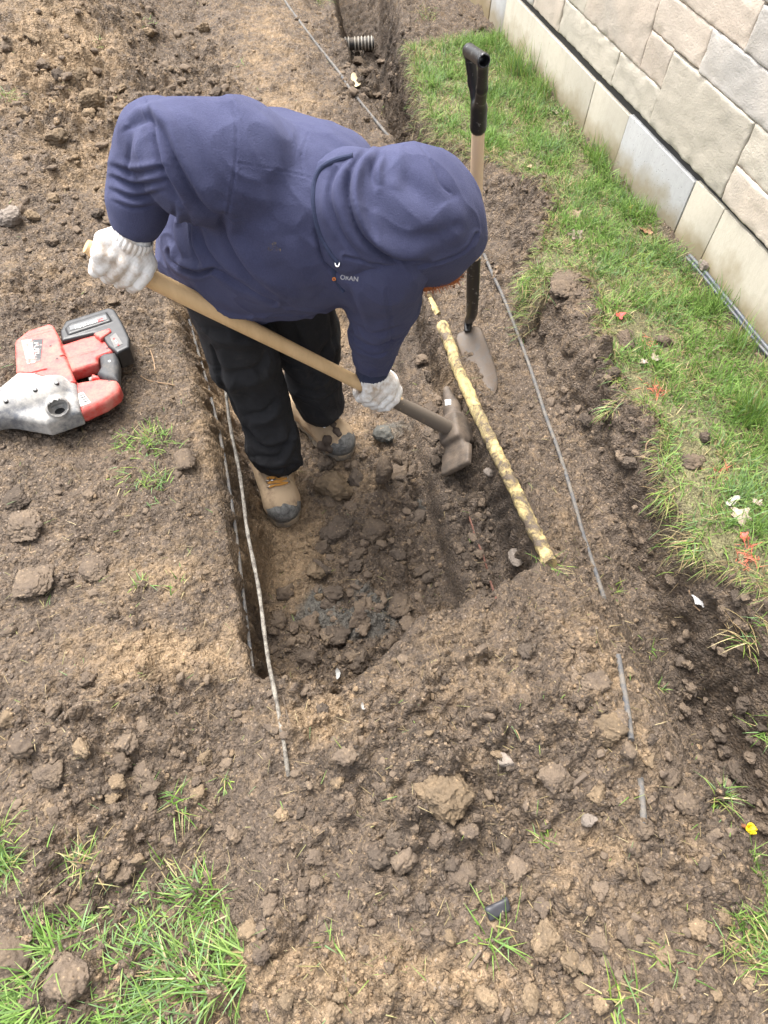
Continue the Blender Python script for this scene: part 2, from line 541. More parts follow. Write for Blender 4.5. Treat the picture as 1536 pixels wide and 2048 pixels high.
# stations along the wall: (y, knots (x, z)) for the surface without the pit
ST = [(-0.8, [(-5, .03), (-.45, .03), (-.19, -.03), (-.11, .05), (.2, .11), (.5, .10), (.63, .08), (.71, .03), (.82, -.20), (.935, -.30), (.995, .07), (1.6, .07)]),
      (0.0, [(-5, .03), (-.45, .04), (-.18, -.035), (-.10, .045), (.2, .085), (.5, .10), (.63, .08), (.705, .04), (.82, -.20), (.935, -.30), (.995, .07), (1.6, .07)]),
      (0.3, [(-5, .03), (-.45, .03), (-.16, -.025), (-.09, .02), (.2, .06), (.5, .10), (.62, .085), (.69, .03), (.81, -.19), (.925, -.27), (.985, .07), (1.6, .07)]),
      (0.5, [(-5, .03), (-.45, .03), (-.14, .01), (-.08, .01), (.2, .0), (.5, .08), (.61, .06), (.69, .0), (.80, -.14), (.905, -.19), (.970, .07), (1.6, .07)]),
      (0.7, [(-5, .03), (-.45, .04), (-.16, .03), (-.08, .01), (.2, -.01), (.55, .02), (.64, -.04), (.72, -.07), (.79, -.11), (.895, -.12), (.955, .07), (1.6, .07)]),
      (1.0, [(-5, .03), (-.45, .05), (-.20, .04), (-.10, .01), (.2, .0), (.55, -.06), (.66, -.08), (.75, -.09), (.82, -.09), (.905, -.075), (.96, .07), (1.6, .07)]),
      (1.5, [(-5, .05), (-.45, .06), (-.24, .05), (-.14, .01), (.2, .0), (.55, -.07), (.67, -.09), (.79, -.10), (.84, -.09), (.915, -.065), (.965, .07), (1.6, .07)]),
      (1.9, [(-5, .07), (-.45, .07), (-.24, .06), (-.14, .03), (.2, .02), (.55, .0), (.70, -.09), (.86, -.09), (.92, -.07), (1.02, -.01), (1.09, .07), (1.6, .07)]),
      (2.5, [(-5, .09), (-.45, .09), (-.18, .06), (.0, .03), (.2, .04), (.55, .05), (.74, .02), (.80, .0), (.86, .0), (.92, .05), (.98, .07), (1.6, .07)]),
      (3.3, [(-5, .1), (-.45, .08), (-.18, .05), (.2, .0), (.36, .06), (.55, .07), (.72, .03), (.80, .0), (.9, .02), (1.0, .07), (1.06, .07), (1.6, .07)]),
      (5.2, [(-5, .1), (-.45, .08), (-.18, .05), (.2, .0), (.36, .06), (.55, .07), (.72, .03), (.80, .0), (.9, .02), (1.0, .07), (1.06, .07), (1.6, .07)])]
sy = np.array([s[0] for s in ST]); kx = np.array([[k[0] for k in s[1]] for s in ST]); kz = np.array([[k[1] for k in s[1]] for s in ST])
Z0 = np.zeros_like(GX)
for r in range(len(cy)):
    KX = [np.interp(cy[r], sy, kx[:, j]) for j in range(12)]; KZ = [np.interp(cy[r], sy, kz[:, j]) for j in range(12)]
    Z0[r] = np.interp(wx[r], KX, KZ)
def smooth2(A, n):
    for _ in range(n):
        A = (A + np.roll(A, 1, 0) + np.roll(A, -1, 0)) / 3; A = (A + np.roll(A, 1, 1) + np.roll(A, -1, 1)) / 3
    return A
Z0 = smooth2(Z0, 2)
def bumpg(x0, y0, sx, sy_, a):
    global Z0
    Z0 = Z0 + a * np.exp(-((GX - x0) / sx) ** 2 - ((GY - y0) / sy_) ** 2)
bumpg(-.42, 3.55, .38, .55, .32); bumpg(-.75, 2.6, .4, .5, .12); bumpg(-.1, 2.55, .25, .3, .05); bumpg(.16, 3.9, .2, .5, .05)
bumpg(.42, .42, .2, .14, .02); bumpg(-.62, 1.15, .25, .3, .03); bumpg(.2, -.2, .4, .12, .03); bumpg(.32, .12, .14, .08, -.025)
Z0 += (0.016 * fbm2(GX * 3.1, GY * 3.1, 11, 3) + 0.016 * fbm2(GX * 8, GY * 8, 12, 3))
# pit and the far trench
wx2 = GX + 0.016 * fbm2(GX * 16, GY * 16, 41, 3); wy2 = GY + (0.016 + .022 * sstep(.8, .6, GY)) * fbm2(GX * 15, GY * 15, 43, 3)
sdp = sd_poly(wx2, wy2, PIT)
led = np.interp(GY, LEDGE_X[::-1, 1], LEDGE_X[::-1, 0])
deep = -0.275 - 0.02 * sstep(.9, .62, GY) * sstep(.35, .1, GX)
shelf = -0.195 - 0.03 * sstep(1.0, 1.3, GY)
floor_ = deep + (shelf - deep) * sstep(-0.004, 0.010, GX - led)
floor_ += 0.012 * fbm2(GX * 8, GY * 8, 51, 3)
wall_w = np.where(GX < 0.1, 0.034 + .10 * sstep(.7, 1.15, GY), np.where(GX > .55, 0.03, 0.06))
mp = sstep(0.004, -1, sdp / wall_w)
Z0 = Z0 + (np.minimum(floor_, Z0) - Z0) * mp
sdf_ = sd_poly(wx2, wy2, FARTR)
ft = sstep(0.01, -0.075, sdf_)
Z0 = Z0 + (np.minimum(-0.27 + 0.13 * sstep(2.5, 1.75, GY) + 0.03 * fbm2(GX * 6, GY * 6, 61, 3), Z0) - Z0) * ft
sdl = sd_poly(GX + 0.03 * fbm2(GX * 11, GY * 11, 71, 3), GY + 0.03 * fbm2(GX * 11, GY * 11, 73, 3), LAWN)
# the lawn keeps a crumbled edge
Z0 = np.where(sdl < 0.02, Z0 + (0.07 - Z0) * sstep(0.016, -0.014, sdl) * 0.9, Z0)

def bil(A, x, y):
    i = np.clip(np.searchsorted(cx, x, side='right') - 1, 0, len(cx) - 2); j = np.clip(np.searchsorted(cy, y, side='right') - 1, 0, len(cy) - 2)
    tx = np.clip((x - cx[i]) / (cx[i + 1] - cx[i]), 0, 1); ty = np.clip((y - cy[j]) / (cy[j + 1] - cy[j]), 0, 1)
    return (A[j, i] * (1 - tx) + A[j, i + 1] * tx) * (1 - ty) + (A[j + 1, i] * (1 - tx) + A[j + 1, i + 1] * tx) * ty
X, Y = np.meshgrid(xs, ys, indexing='xy')
X = X.astype(np.float64); Y = Y.astype(np.float64)
base = bil(Z0, X, Y)
pit = bil(mp, X, Y); far = bil(ft, X, Y); lawn_sd = bil(sdl, X, Y); sd_pit = bil(sdp, X, Y)
near = ((np.abs(X) < 1.7) & (Y > -.6) & (Y < 5.0))
uv = proj(np.stack([X, Y, base], -1))
def spots(lst):
    s = np.zeros(X.shape)
    for u, v, ru, rv, a in lst:
        s = np.maximum(s, a * np.exp(-((uv[..., 0] - u) / ru) ** 2 - ((uv[..., 1] - v) / rv) ** 2))
    return s
wu = fbm2(X * 9, Y * 9, 81, 4)
# where the soil is pressed smooth, where it is crumbled, where it is tan subsoil or grey clay
smoothm = np.clip(spots([(545, 110, 110, 150, 1), (1110, 820, 60, 200, .3), (1380, 1330, 90, 260, .5), (120, 960, 140, 60, .5), (330, 1080, 90, 110, .7), (80, 350, 70, 60, .3), (600, 1110, 70, 90, .5),
                         (300, 940, 60, 60, .6), (500, 1700, 50, 180, .5), (1000, 450, 50, 80, .3), (460, 700, 40, 180, .3)]) + 0.55 * wu, 0, 1)
crumb = np.clip(spots([(900, 1500, 420, 330, .95), (150, 180, 230, 170, .9), (960, 1050, 100, 200, .9), (760, 1100, 120, 200, .8), (280, 1450, 260, 160, .7), (620, 1950, 800, 110, .8), (150, 600, 200, 150, .5),
                       (730, 110, 90, 120, .8), (380, 200, 160, 120, .8), (1350, 1750, 160, 260, .7), (1450, 1560, 80, 100, 1), (1470, 1220, 90, 60, .9), (1330, 1300, 60, 160, .4), (1120, 560, 60, 80, .5), (1060, 430, 60, 90, .9), (1190, 740, 50, 110, .9), (1265, 930, 60, 110, .9), (1330, 1080, 60, 60, .8), (180, 1750, 240, 260, .6)]) + 0.5 * fbm2(X * 5, Y * 5, 83, 3), 0, 1)
tan_ = np.clip(spots([(110, 110, 130, 130, 1.0), (565, 1095, 75, 120, 1.5), (330, 1310, 160, 70, .85), (640, 1440, 90, 50, .95), (700, 1970, 330, 90, .7), (430, 780, 50, 190, .85), (640, 640, 60, 60, 1), (380, 560, 60, 100, .7),
                      (700, 960, 60, 60, .35), (1180, 1330, 60, 90, .5), (1260, 1480, 60, 120, .45), (540, 90, 100, 130, .4), (560, 200, 120, 60, .5), (720, 880, 60, 60, .5), (930, 760, 60, 40, .5), (200, 300, 160, 120, .5), (1200, 1750, 200, 200, .3), (300, 1150, 120, 60, .45),
                      (900, 1330, 160, 100, .3), (1120, 1050, 60, 60, .2), (100, 560, 90, 60, .35)]) * (1 + 1.1 * wu) + 0.35 * fbm2(X * 14, Y * 14, 85, 3) + 0.06, 0, 1)
clay = np.clip(spots([(690, 1230, 110, 60, 1.0), (780, 860, 60, 40, .6), (600, 1300, 60, 30, .4), (840, 1010, 20, 60, .5)]) * (1 + 1.4 * wu), 0, 1) * (pit > 0.5)
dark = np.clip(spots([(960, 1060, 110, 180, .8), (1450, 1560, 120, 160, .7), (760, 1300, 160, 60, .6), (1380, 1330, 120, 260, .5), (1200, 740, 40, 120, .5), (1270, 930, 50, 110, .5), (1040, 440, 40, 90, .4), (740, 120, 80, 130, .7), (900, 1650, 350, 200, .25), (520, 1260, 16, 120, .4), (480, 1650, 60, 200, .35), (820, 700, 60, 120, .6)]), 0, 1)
lawnm = sstep(0.02, -0.03, lawn_sd)
tan_ = tan_ * (1 - 0.6 * lawnm)
# crumbled relief, coarse to fine; warped so that the lumps are not round
gx = X + 0.013 * fbm2(X * 30, Y * 30, 91, 3); gy = Y + 0.013 * fbm2(X * 30, Y * 30, 93, 3)
steep = np.clip(4 * pit * (1 - pit) + 4 * far * (1 - far), 0, 1)
gain = near * (1 - 0.85 * smoothm)
lum = np.zeros(X.shape); h = np.zeros(X.shape)
for cell, s, amp, dens, msk in ((0.26, 95, 0.16, .5, crumb), (0.15, 97, 0.42, .55, crumb), (0.085, 101, 0.68, .55, crumb * crumb), (0.042, 113, 0.95, .66, np.clip(crumb * 1.15, 0, 1)), (0.021, 127, 1.0, .92, np.clip(0.22 + crumb, 0, 1)), (0.0115, 139, 0.95, .97, np.clip(0.40 + crumb, 0, 1))):
    b, l = lumps(gx, gy, cell, s, dens)
    h += cell * amp * b * msk * gain * (1 - 0.5 * lawnm) * (1 - 0.4 * steep)
    lum += (l - 0.5) * np.minimum(b * 3, 1) * msk * gain
h += near * (0.0085 * fbm2(X * 26, Y * 26, 151, 4) * (1 - 0.5 * smoothm) + 0.0045 * (np.abs(noise2(X * 38, Y * 38, 157)) * -2 + .4) * smoothm)
# cracks in the pressed skin
cr1 = np.abs(noise2(gx * 19, gy * 27, 161)); cr2 = np.abs(noise2(gx * 47, gy * 40, 163))
h *= 1 - .75 * np.exp(-((X - bil(led, X, Y)) / .022) ** 2) * pit
h -= near * 0.010 * np.exp(-(cr1 / 0.035) ** 2) * sstep(0.05, .35, noise2(X * 6, Y * 6, 167) + .2) * (0.3 + smoothm) + near * 0.004 * np.exp(-(cr2 / 0.05) ** 2)
# scrape marks of the bucket down the long slope on the right
scr = spots([(1370, 1320, 90, 260, 1), (1130, 900, 60, 200, .3)])
h += near * scr * (0.010 * noise2((X * 1.0 + Y * .12) * 55, Y * 3.0, 171) + .026 * fbm2((X + Y * .10) * 24, Y * 3.2, 173, 3))
Z = base + h
# the walls of the pit are ragged sideways too
sidew = near * steep * 0.011 * fbm2(X * 20 + base * 31, Y * 34, 181, 3) * 2
bank = near * sstep(-.005, .02, lawn_sd) * sstep(.22, .10, lawn_sd) * (X > .7)
XX = X + sidew * np.sign(X - 0.3) + bank * (.020 * fbm2(Y * 19, base * 26 + X * 8, 191, 4) + .010 * np.abs(noise2(Y * 44, base * 60 + X * 20, 193)))
Z = Z + bank * .012 * fbm2(X * 30, Y * 22, 195, 4)
ny_, nx_ = X.shape
V = np.stack([XX, Y, Z], -1).reshape(-1, 3)
ids = np.arange(ny_ * nx_).reshape(ny_, nx_)
Q = np.stack([ids[:-1, :-1], ids[:-1, 1:], ids[1:, 1:], ids[1:, :-1]], -1).reshape(-1, 4)
me = mesh_np('ground', V, Q)
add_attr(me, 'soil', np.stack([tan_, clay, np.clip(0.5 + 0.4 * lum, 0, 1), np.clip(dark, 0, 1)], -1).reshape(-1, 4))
add_attr(me, 'turf', np.stack([lawnm, smoothm, crumb, lawnm * 0 + 1], -1).reshape(-1, 4))

def soil_material(name, attr=True, extra=None):
    ma = mat(name, rough=0.85, spec=0.35)
    n = NT(ma)
    big = n.noise(9, 5, 0.6); mid = n.noise(46, 5, 0.65); fine = n.noise(190, 4, 0.7)
    if attr:
        a = n.attr('soil'); sep = n.new('ShaderNodeSeparateColor'); n.link(a.outputs['Color'], sep.inputs[0])
        t, cl, lu, dk = sep.outputs[0], sep.outputs[1], sep.outputs[2], a.outputs['Alpha']
    else:
        oi = n.new('ShaderNodeObjectInfo')
        t = n.math('MULTIPLY', oi.outputs['Random'], 0.55); lu = n.math('ADD', n.math('MULTIPLY', oi.outputs['Random'], 0.3), 0.35); cl = dk = None
    t2 = n.math('ADD', t, n.math('MULTIPLY', n.math('SUBTRACT', mid, 0.5), 1.5))
    tf = n.ramp(t2, [(0.12, 0.0), (0.75, 1.0)])
    warp = n.new('ShaderNodeVectorMath'); warp.operation = 'MULTIPLY_ADD'
    nz = n.new('ShaderNodeTexNoise'); nz.inputs['Scale'].default_value = 75; nz.inputs['Detail'].default_value = 3; n.link(n.coord(), nz.inputs['Vector'])
    n.link(nz.outputs[1], warp.inputs[0]); warp.inputs[1].default_value = (.012, .012, .012); n.link(n.coord(), warp.inputs[2])
    wv = warp.outputs[0]
    c = n.mix(tf, (0.093, 0.069, 0.050), (0.210, 0.147, 0.088))
    cell1 = n.voro(62, 'F1', 1, 1.0, wv); cell2 = n.voro(150, 'F1', 1, 1.0, wv)
    sc1 = n.new('ShaderNodeSeparateColor'); n.link(cell1, sc1.inputs[0]); sc2 = n.new('ShaderNodeSeparateColor'); n.link(cell2, sc2.inputs[0])
    cellv = n.math('ADD', n.math('MULTIPLY', n.math('SUBTRACT', sc1.outputs[0], .5), .34), n.math('MULTIPLY', n.math('SUBTRACT', sc2.outputs[1], .5), .42))
    c = n.mix(n.math('MULTIPLY', n.ramp(sc2.outputs[2], [(0.70, 0.0), (0.9, 1.0)]), .45), c, (0.19, 0.135, 0.085))
    # light grit and pale specks
    vs_ = n.voro(150, 'F1', 0); vc = n.voro(150, 'F1', 1)
    sepc = n.new('ShaderNodeSeparateColor'); n.link(vc, sepc.inputs[0])
    speck = n.math('MULTIPLY', n.ramp(vs_, [(0.25, 1.0), (0.42, 0.0)]), n.ramp(sepc.outputs[0], [(0.72, 0.0), (0.78, 1.0)]))
    c = n.mix(n.math('MULTIPLY', speck, 0.65), c, n.mix(sepc.outputs[1], (0.27, 0.19, 0.11), (0.24, 0.20, 0.165)))
    if cl is not None:
        cf = n.ramp(n.math('ADD', cl, n.math('MULTIPLY', n.math('SUBTRACT', big, .5), .8)), [(0.35, 0.0), (0.65, 1.0)])
        c = n.mix(cf, c, n.mix(fine, (0.080, 0.074, 0.064), (0.13, 0.121, 0.104)))
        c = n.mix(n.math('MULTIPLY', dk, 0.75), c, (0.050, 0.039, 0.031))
        tu = n.attr('turf'); st = n.new('ShaderNodeSeparateColor'); n.link(tu.outputs['Color'], st.inputs[0])
        c = n.mix(n.math('MULTIPLY', st.outputs[0], n.ramp(fine, [(0.35, 0.3), (0.65, 0.9)])), c, (0.155, 0.155, 0.068))
    val = n.new('ShaderNodeHueSaturation'); n.link(c, val.inputs['Color'])
    vv = n.math('ADD', n.math('MULTIPLY', n.math('SUBTRACT', lu, .5), .9), n.math('ADD', n.math('MULTIPLY', n.math('SUBTRACT', fine, .5), 1.2), n.math('ADD', cellv, n.math('ADD', n.math('MULTIPLY', big, .45), .78))))
    n.link(n.math('MINIMUM', n.math('MAXIMUM', vv, .45), 1.55), val.inputs['Value'])
    n.base(val.outputs[0])
    n.rough(n.ramp(mid, [(0.3, 0.62), (0.6, 0.92)]))
    b0 = n.bump(n.voro(62, 'SMOOTH_F1', 0, 1.0, wv), -0.75, 0.009)
    b1 = n.bump(n.math('ADD', n.noise(85, 4, .65), n.math('MULTIPLY', n.voro(150, 'F1', 0, 1.0, wv), -1.0)), 0.95, 0.006, b0)
    b2 = n.bump(n.noise(330, 3, .7), 0.7, 0.0025, b1)
    n.normal(b2)
    return ma
M_SOIL = soil_material('soil')
M_CLOD = soil_material('clod_soil', attr=False)
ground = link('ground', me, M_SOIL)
tag(ground, 'dug brown soil with a pit, a trench and a strip of turf by the wall', kind='structure')

def gz(x, y):
    """height of the finished ground"""
    x = np.asarray(x, float); y = np.asarray(y, float)
    i = np.clip(np.searchsorted(xs, x) - 1, 0, len(xs) - 2); j = np.clip(np.searchsorted(ys, y) - 1, 0, len(ys) - 2)
    tx = (x - xs[i]) / (xs[i + 1] - xs[i]); ty = (y - ys[j]) / (ys[j + 1] - ys[j])
    return (Z[j, i] * (1 - tx) + Z[j, i + 1] * tx) * (1 - ty) + (Z[j + 1, i] * (1 - tx) + Z[j + 1, i + 1] * tx) * ty
def gzmax(x, y, r=0.012):
    return max(float(gz(x + a * r, y + b * r)) for a in (-1, 0, 1) for b in (-1, 0, 1))
def hit(u, v):
    """the point of the ground seen at a place of the photograph"""
    d = ray(u, v)
    t = np.linspace(0.9, 6.5, 1400)
    p = CAM + d * t[:, None]
    below = p[:, 2] < gz(p[:, 0], p[:, 1])
    k = int(np.argmax(below))
    if k == 0: return P(u, v, 0)
    a, b = t[k - 1], t[k]
    for _ in range(14):
        c = (a + b) / 2; q = CAM + d * c
        if q[2] < gz(q[0], q[1]): b = c
        else: a = c
    return CAM + d * b
def field(A, x, y):
    i = np.clip(np.searchsorted(xs, x), 0, len(xs) - 1); j = np.clip(np.searchsorted(ys, y), 0, len(ys) - 1)
    return A[j, i]
# ------------------------------------------------------------------ the house wall
WX = 1.465
def concrete_mat(name, c1, c2, dirt=True):
    ma = mat(name, rough=0.9, spec=0.25); n = NT(ma)
    a = n.noise(3.5, 6, .6); b = n.noise(60, 4, .6)
    c = n.mix(n.ramp(a, [(0.3, 0.0), (0.7, 1.0)]), c1, c2)
    c = n.mix(n.math('MULTIPLY', n.ramp(b, [(0.45, 0.0), (0.75, 1.0)]), 0.35), c, tuple(k * .72 for k in c1))
    v = n.voro(95); vc = n.voro(95, 'F1', 1)
    s = n.new('ShaderNodeSeparateColor'); n.link(vc, s.inputs[0])
    pits = n.math('MULTIPLY', n.ramp(v, [(0.10, 1.0), (0.2, 0.0)]), n.ramp(s.outputs[0], [(0.80, 0.0), (0.84, 1.0)]))
    c = n.mix(n.math('MULTIPLY', pits, .6), c, (0.12, 0.11, 0.095))
    if dirt:
        g = n.new('ShaderNodeNewGeometry'); sp = n.new('ShaderNodeSeparateXYZ'); n.link(g.outputs['Position'], sp.inputs[0])
        hgt = n.math('ADD', sp.outputs[2], n.math('MULTIPLY', n.noise(9, 4, .6), -0.18))
        low = n.ramp(hgt, [(0.0, 1.0), (0.08, 0.0)])
        streak = n.new('ShaderNodeMapping'); streak.inputs['Scale'].default_value = (1, 14, 1.6); n.link(n.coord(), streak.inputs[0])
        c = n.mix(n.math('MULTIPLY', n.ramp(n.noise(2.2, 5, .65, 0, streak.outputs[0]), [(0.5, 0.0), (0.75, 1.0)]), .35), c, tuple(k * .62 for k in c1))
        c = n.mix(n.math('MULTIPLY', low, .75), c, (0.20, 0.155, 0.075))
        far_ = n.ramp(n.math('ADD', n.math('MULTIPLY', sp.outputs[1], 1.0), n.math('MULTIPLY', n.noise(6, 4, .6), .5)), [(0.0, 0.0), (1.0, 0.0)])
    n.base(c)
    hb = n.math('SUBTRACT', n.noise(140, 3, .7), n.math('MULTIPLY', pits, 1.6))
    n.normal(n.bump(hb, .35, .002))
    return ma
M_CONC = concrete_mat('beige_concrete', (0.47, 0.43, 0.35), (0.40, 0.37, 0.305))
M_CONC2 = concrete_mat('grey_concrete', (0.40, 0.40, 0.39), (0.34, 0.34, 0.335))
M_STAIN = concrete_mat('earth_stained_concrete', (0.33, 0.255, 0.18), (0.42, 0.36, 0.28))
M_MORT = mat('grey_mortar', (.15, .138, .122), .9)
M_GAP = mat('dark_membrane', (0.035, 0.034, 0.033), .8)
def stone_mat(name, c1, c2, c3):
    ma = mat(name, rough=0.92, spec=0.2); n = NT(ma)
    oi = n.new('ShaderNodeObjectInfo')
    vec = n.new('ShaderNodeVectorMath'); vec.operation = 'ADD'
    comb = n.new('ShaderNodeCombineXYZ')
    for k in range(3): n.link(n.math('MULTIPLY', oi.outputs['Random'], 37.0 + k * 9), comb.inputs[k])
    n.link(n.coord(), vec.inputs[0]); n.link(comb.outputs[0], vec.inputs[1])
    a = n.noise(6, 6, .62, .6, vec.outputs[0]); b = n.noise(38, 5, .7, 0, vec.outputs[0]); d = n.noise(2.5, 3, .5, 1.0, vec.outputs[0])
    c = n.mix(n.ramp(a, [(0.32, 0.0), (0.68, 1.0)]), c1, c2)
    c = n.mix(n.math('MULTIPLY', n.ramp(d, [(0.45, 0.0), (0.7, 1.0)]), .7), c, c3)
    c = n.mix(n.math('MULTIPLY', n.ramp(b, [(0.5, 0.0), (0.8, 1.0)]), .4), c, tuple(k * .7 for k in c1))
    h = n.new('ShaderNodeHueSaturation'); n.link(c, h.inputs['Color'])
    n.link(n.math('ADD', n.math('MULTIPLY', oi.outputs['Random'], .22), .89), h.inputs['Value'])
    n.base(h.outputs[0])
    n.normal(n.bump(n.math('ADD', b, n.noise(170, 3, .7, 0, vec.outputs[0])), .55, .003))
    return ma
M_STONE = [stone_mat('warm_stone', (0.50, 0.435, 0.36), (0.56, 0.475, 0.39), (0.43, 0.39, 0.335)),
           stone_mat('buff_stone', (0.47, 0.43, 0.355), (0.52, 0.47, 0.39), (0.40, 0.375, 0.32)),
           stone_mat('grey_stone', (0.47, 0.445, 0.405), (0.53, 0.485, 0.43), (0.39, 0.375, 0.35))]
wall = empty('stone_wall', (WX, 2.0, 0.0))
tag(wall, 'house wall of rough beige stones over a smooth concrete footing', 'wall')
def wpart(name, me_, ma_, **kw):
    o = link(name, me_, ma_, wall); o.matrix_parent_inverse = wall.matrix_basis.inverted(); return o
Mb = MB
def wbox(name, x0, x1, y0, y1, z0, z1, ma_, bevel=0.0015):
    o = MB().box([(x0 + x1) / 2, (y0 + y1) / 2, (z0 + z1) / 2], np.eye(3), [x1 - x0, y1 - y0, z1 - z0]).build(name, ma_, wall, bevel=bevel)
    o.matrix_parent_inverse = Matrix.Translation(-wall.location)
    return o
wbox('backing', WX + .03, WX + .30, -2.0, 7.0, -.5, .932, M_MORT, 0)
wbox('flashing', WX + .013, WX + .0305, -1.9, 6.9, .222, .2675, M_GAP, 0)
M_REND = concrete_mat('pale_render', (0.44, 0.40, 0.33), (0.38, 0.35, 0.29), False)
for q_ in ((-2.0, 7.0, .934, 2.4), (3.80, 7.0, .262, .932), (-2.0, .547, .262, .932)): wbox('rendered_wall', WX + .004, WX + .31, *q_, M_REND, 0)
for y0, y1, dx, ma_, ztop in ((-2.0, .55, 0.0, M_CONC, .254), (.55, 1.485, .0012, M_CONC, .254), (1.487, 1.638, .0, M_CONC, .254), (1.642, 2.056, -.0022, M_CONC2, .247), (2.060, 2.31, 0.0, M_CONC, .241), (2.313, 3.14, -.0012, M_CONC, .238), (3.143, 3.30, .001, M_CONC2, .238), (3.303, 3.9, -.002, M_STAIN, .24), (3.903, 7.0, 0, M_CONC, .25)):
    o = wbox('concrete_panel', WX + dx, WX + .029, y0, y1, -.45, ztop, ma_)
    if ma_ is M_CONC2 and y0 < 2: o['label'] = 'pale grey patched section of the concrete footing'
def stone_mesh(y0, y1, z0, z1, seed):
    r = np.random.default_rng(seed)
    w, hgt = y1 - y0, z1 - z0
    nu, nv = max(8, int(w / .011)), max(8, int(hgt / .011))
    g = 0.0014
    # outer rows are extra: the side faces run back into the wall
    us = np.concatenate([[0, .0014 / w, .0035 / w], np.linspace(.009 / w, 1 - .009 / w, nu), [1 - .0035 / w, 1 - .0014 / w, 1]]); vs2 = np.concatenate([[0, .0014 / hgt, .0035 / hgt], np.linspace(.009 / hgt, 1 - .009 / hgt, nv), [1 - .0035 / hgt, 1 - .0014 / hgt, 1]]); nu, nv = len(us), len(vs2)
    U, Vv = np.meshgrid(us, vs2, indexing='ij')
    yv = y0 + g + U * (w - 2 * g); zv = z0 + g + Vv * (hgt - 2 * g)
    ed = np.minimum(np.minimum(U, 1 - U) * w, np.minimum(Vv, 1 - Vv) * hgt)
    off = r.uniform(0, 50)
    wob = .0022 * fbm2(yv * 40 + off, zv * 40, seed, 3)
    yv = yv + np.where(ed < .004, wob, wob * .3); zv = zv + np.where(ed < .004, np.roll(wob, 3), 0)
    rel = .0019 * fbm2(yv * 9 + off, zv * 9 + off, seed + 1, 4) + .0026 * np.minimum(0.15, noise2(yv * 17 + off, zv * 21, seed + 2)) + .0015 * noise2(yv * 70 + off, zv * 70, seed + 5)
    chip = np.maximum(0, noise2(yv * 26 + off, zv * 26 - off, seed + 3)) * .010 * np.exp(-(ed / .014) ** 2)
    ch = .0022 * np.exp(-(ed / .0016) ** 2)
    xv = WX - .004 - .005 * r.random() + .006 - rel + chip + ch
    vv = np.stack([xv, yv, zv], -1)
    idx = np.arange(nu * nv).reshape(nu, nv)
    qs = np.stack([idx[:-1, :-1], idx[:-1, 1:], idx[1:, 1:], idx[1:, :-1]], -1).reshape(-1, 4)
    rim = np.concatenate([idx[:, 0], idx[-1, 1:], idx[-2::-1, -1], idx[0, -2:0:-1]])
    vf = vv.reshape(-1, 3)
    back = vf[rim].copy(); back[:, 0] = WX + .03
    nb = len(vf); k = len(rim)
    ar = np.arange(k)
    sq = np.stack([rim, rim[(ar + 1) % k], nb + (ar + 1) % k, nb + ar], -1)
    me_ = mesh_np('stone', np.concatenate([vf, back]), np.concatenate([qs[:, ::-1], sq[:, ::-1]]))
    # normals outward is -x
    return me_
STONES = [(1.519, 1.947, .268, .477, 1), (1.947, 2.218, .268, .372, 1), (2.218, 2.655, .264, .371, 1), (2.655, 2.90, .262, .371, 0), (2.90, 3.35, .26, .371, 2), (3.35, 3.8, .26, .371, 0),
          (1.947, 2.089, .372, .481, 0), (2.089, 2.50, .371, .586, 0), (2.50, 2.78, .371, .586, 1), (2.78, 3.2, .371, .48, 0), (2.78, 3.1, .48, .586, 2), (3.1, 3.5, .48, .586, 0), (3.2, 3.8, .371, .48, 1),
          (1.812, 2.089, .481, .586, 0), (1.25, 1.812, .477, .586, 2), (1.15, 1.519, .366, .477, 1), (1.08, 1.519, .266, .366, 0), (.55, 1.08, .266, .366, 1), (.7, 1.15, .366, .477, 2), (.75, 1.25, .477, .586, 0),
          (1.667, 2.02, .586, .695, 0), (1.27, 1.667, .586, .69, 2), (2.02, 2.45, .586, .695, 2), (2.45, 2.9, .586, .695, 0), (.8, 1.27, .586, .695, 1), (2.9, 3.3, .586, .695, 1),
          (1.45, 1.86, .695, .81, 2), (1.86, 2.2, .695, .81, 0), (1.0, 1.45, .695, .81, 0), (2.2, 2.7, .695, .81, 1), (2.7, 3.2, .695, .81, 2), (1.1, 1.6, .81, .93, 1), (1.6, 2.05, .81, .93, 0), (2.05, 2.6, .81, .93, 2), (2.6, 3.1, .81, .93, 0)]
for k, (y0, y1, z0, z1, mk) in enumerate(STONES):
    wpart('stone', stone_mesh(y0, y1, z0, z1, 500 + 13 * k), M_STONE[mk])
# plastic lawn edging at the foot of the wall
M_EDGE = mat('grey_plastic', (0.10, 0.112, 0.135), .45)
nn = NT(M_EDGE); nn.base(nn.mix(nn.ramp(nn.noise(30, 5, .7), [(0.45, 0.0), (0.75, 1.0)]), (0.065, 0.075, 0.098), (0.15, 0.14, 0.12)))
p0, p1 = P(1340, 517, .08), P(1620, 853, .08)
ed = []
for t in np.linspace(0, 1, 26):
    p = p0 + (p1 - p0) * t
    ed.append([WX - .0105 + .0012 * math.sin(t * 19), p[1], .076 + .003 * math.sin(t * 9)])
ed = np.array(ed)
edging = empty('lawn_edging', ed[0])
tag(edging, 'dark grey plastic lawn edging strip lying along the foot of the wall', 'edging')
inv = Matrix.Translation(-Vector(ed[0]))
for dxx, dz, rr in ((0, .004, .0062), (-.011, .0, .0045)):
    o = MB().tube(ed + [dxx, 0, dz], rr, 10).build('bead', M_EDGE, edging); o.matrix_parent_inverse = inv
mb = MB()
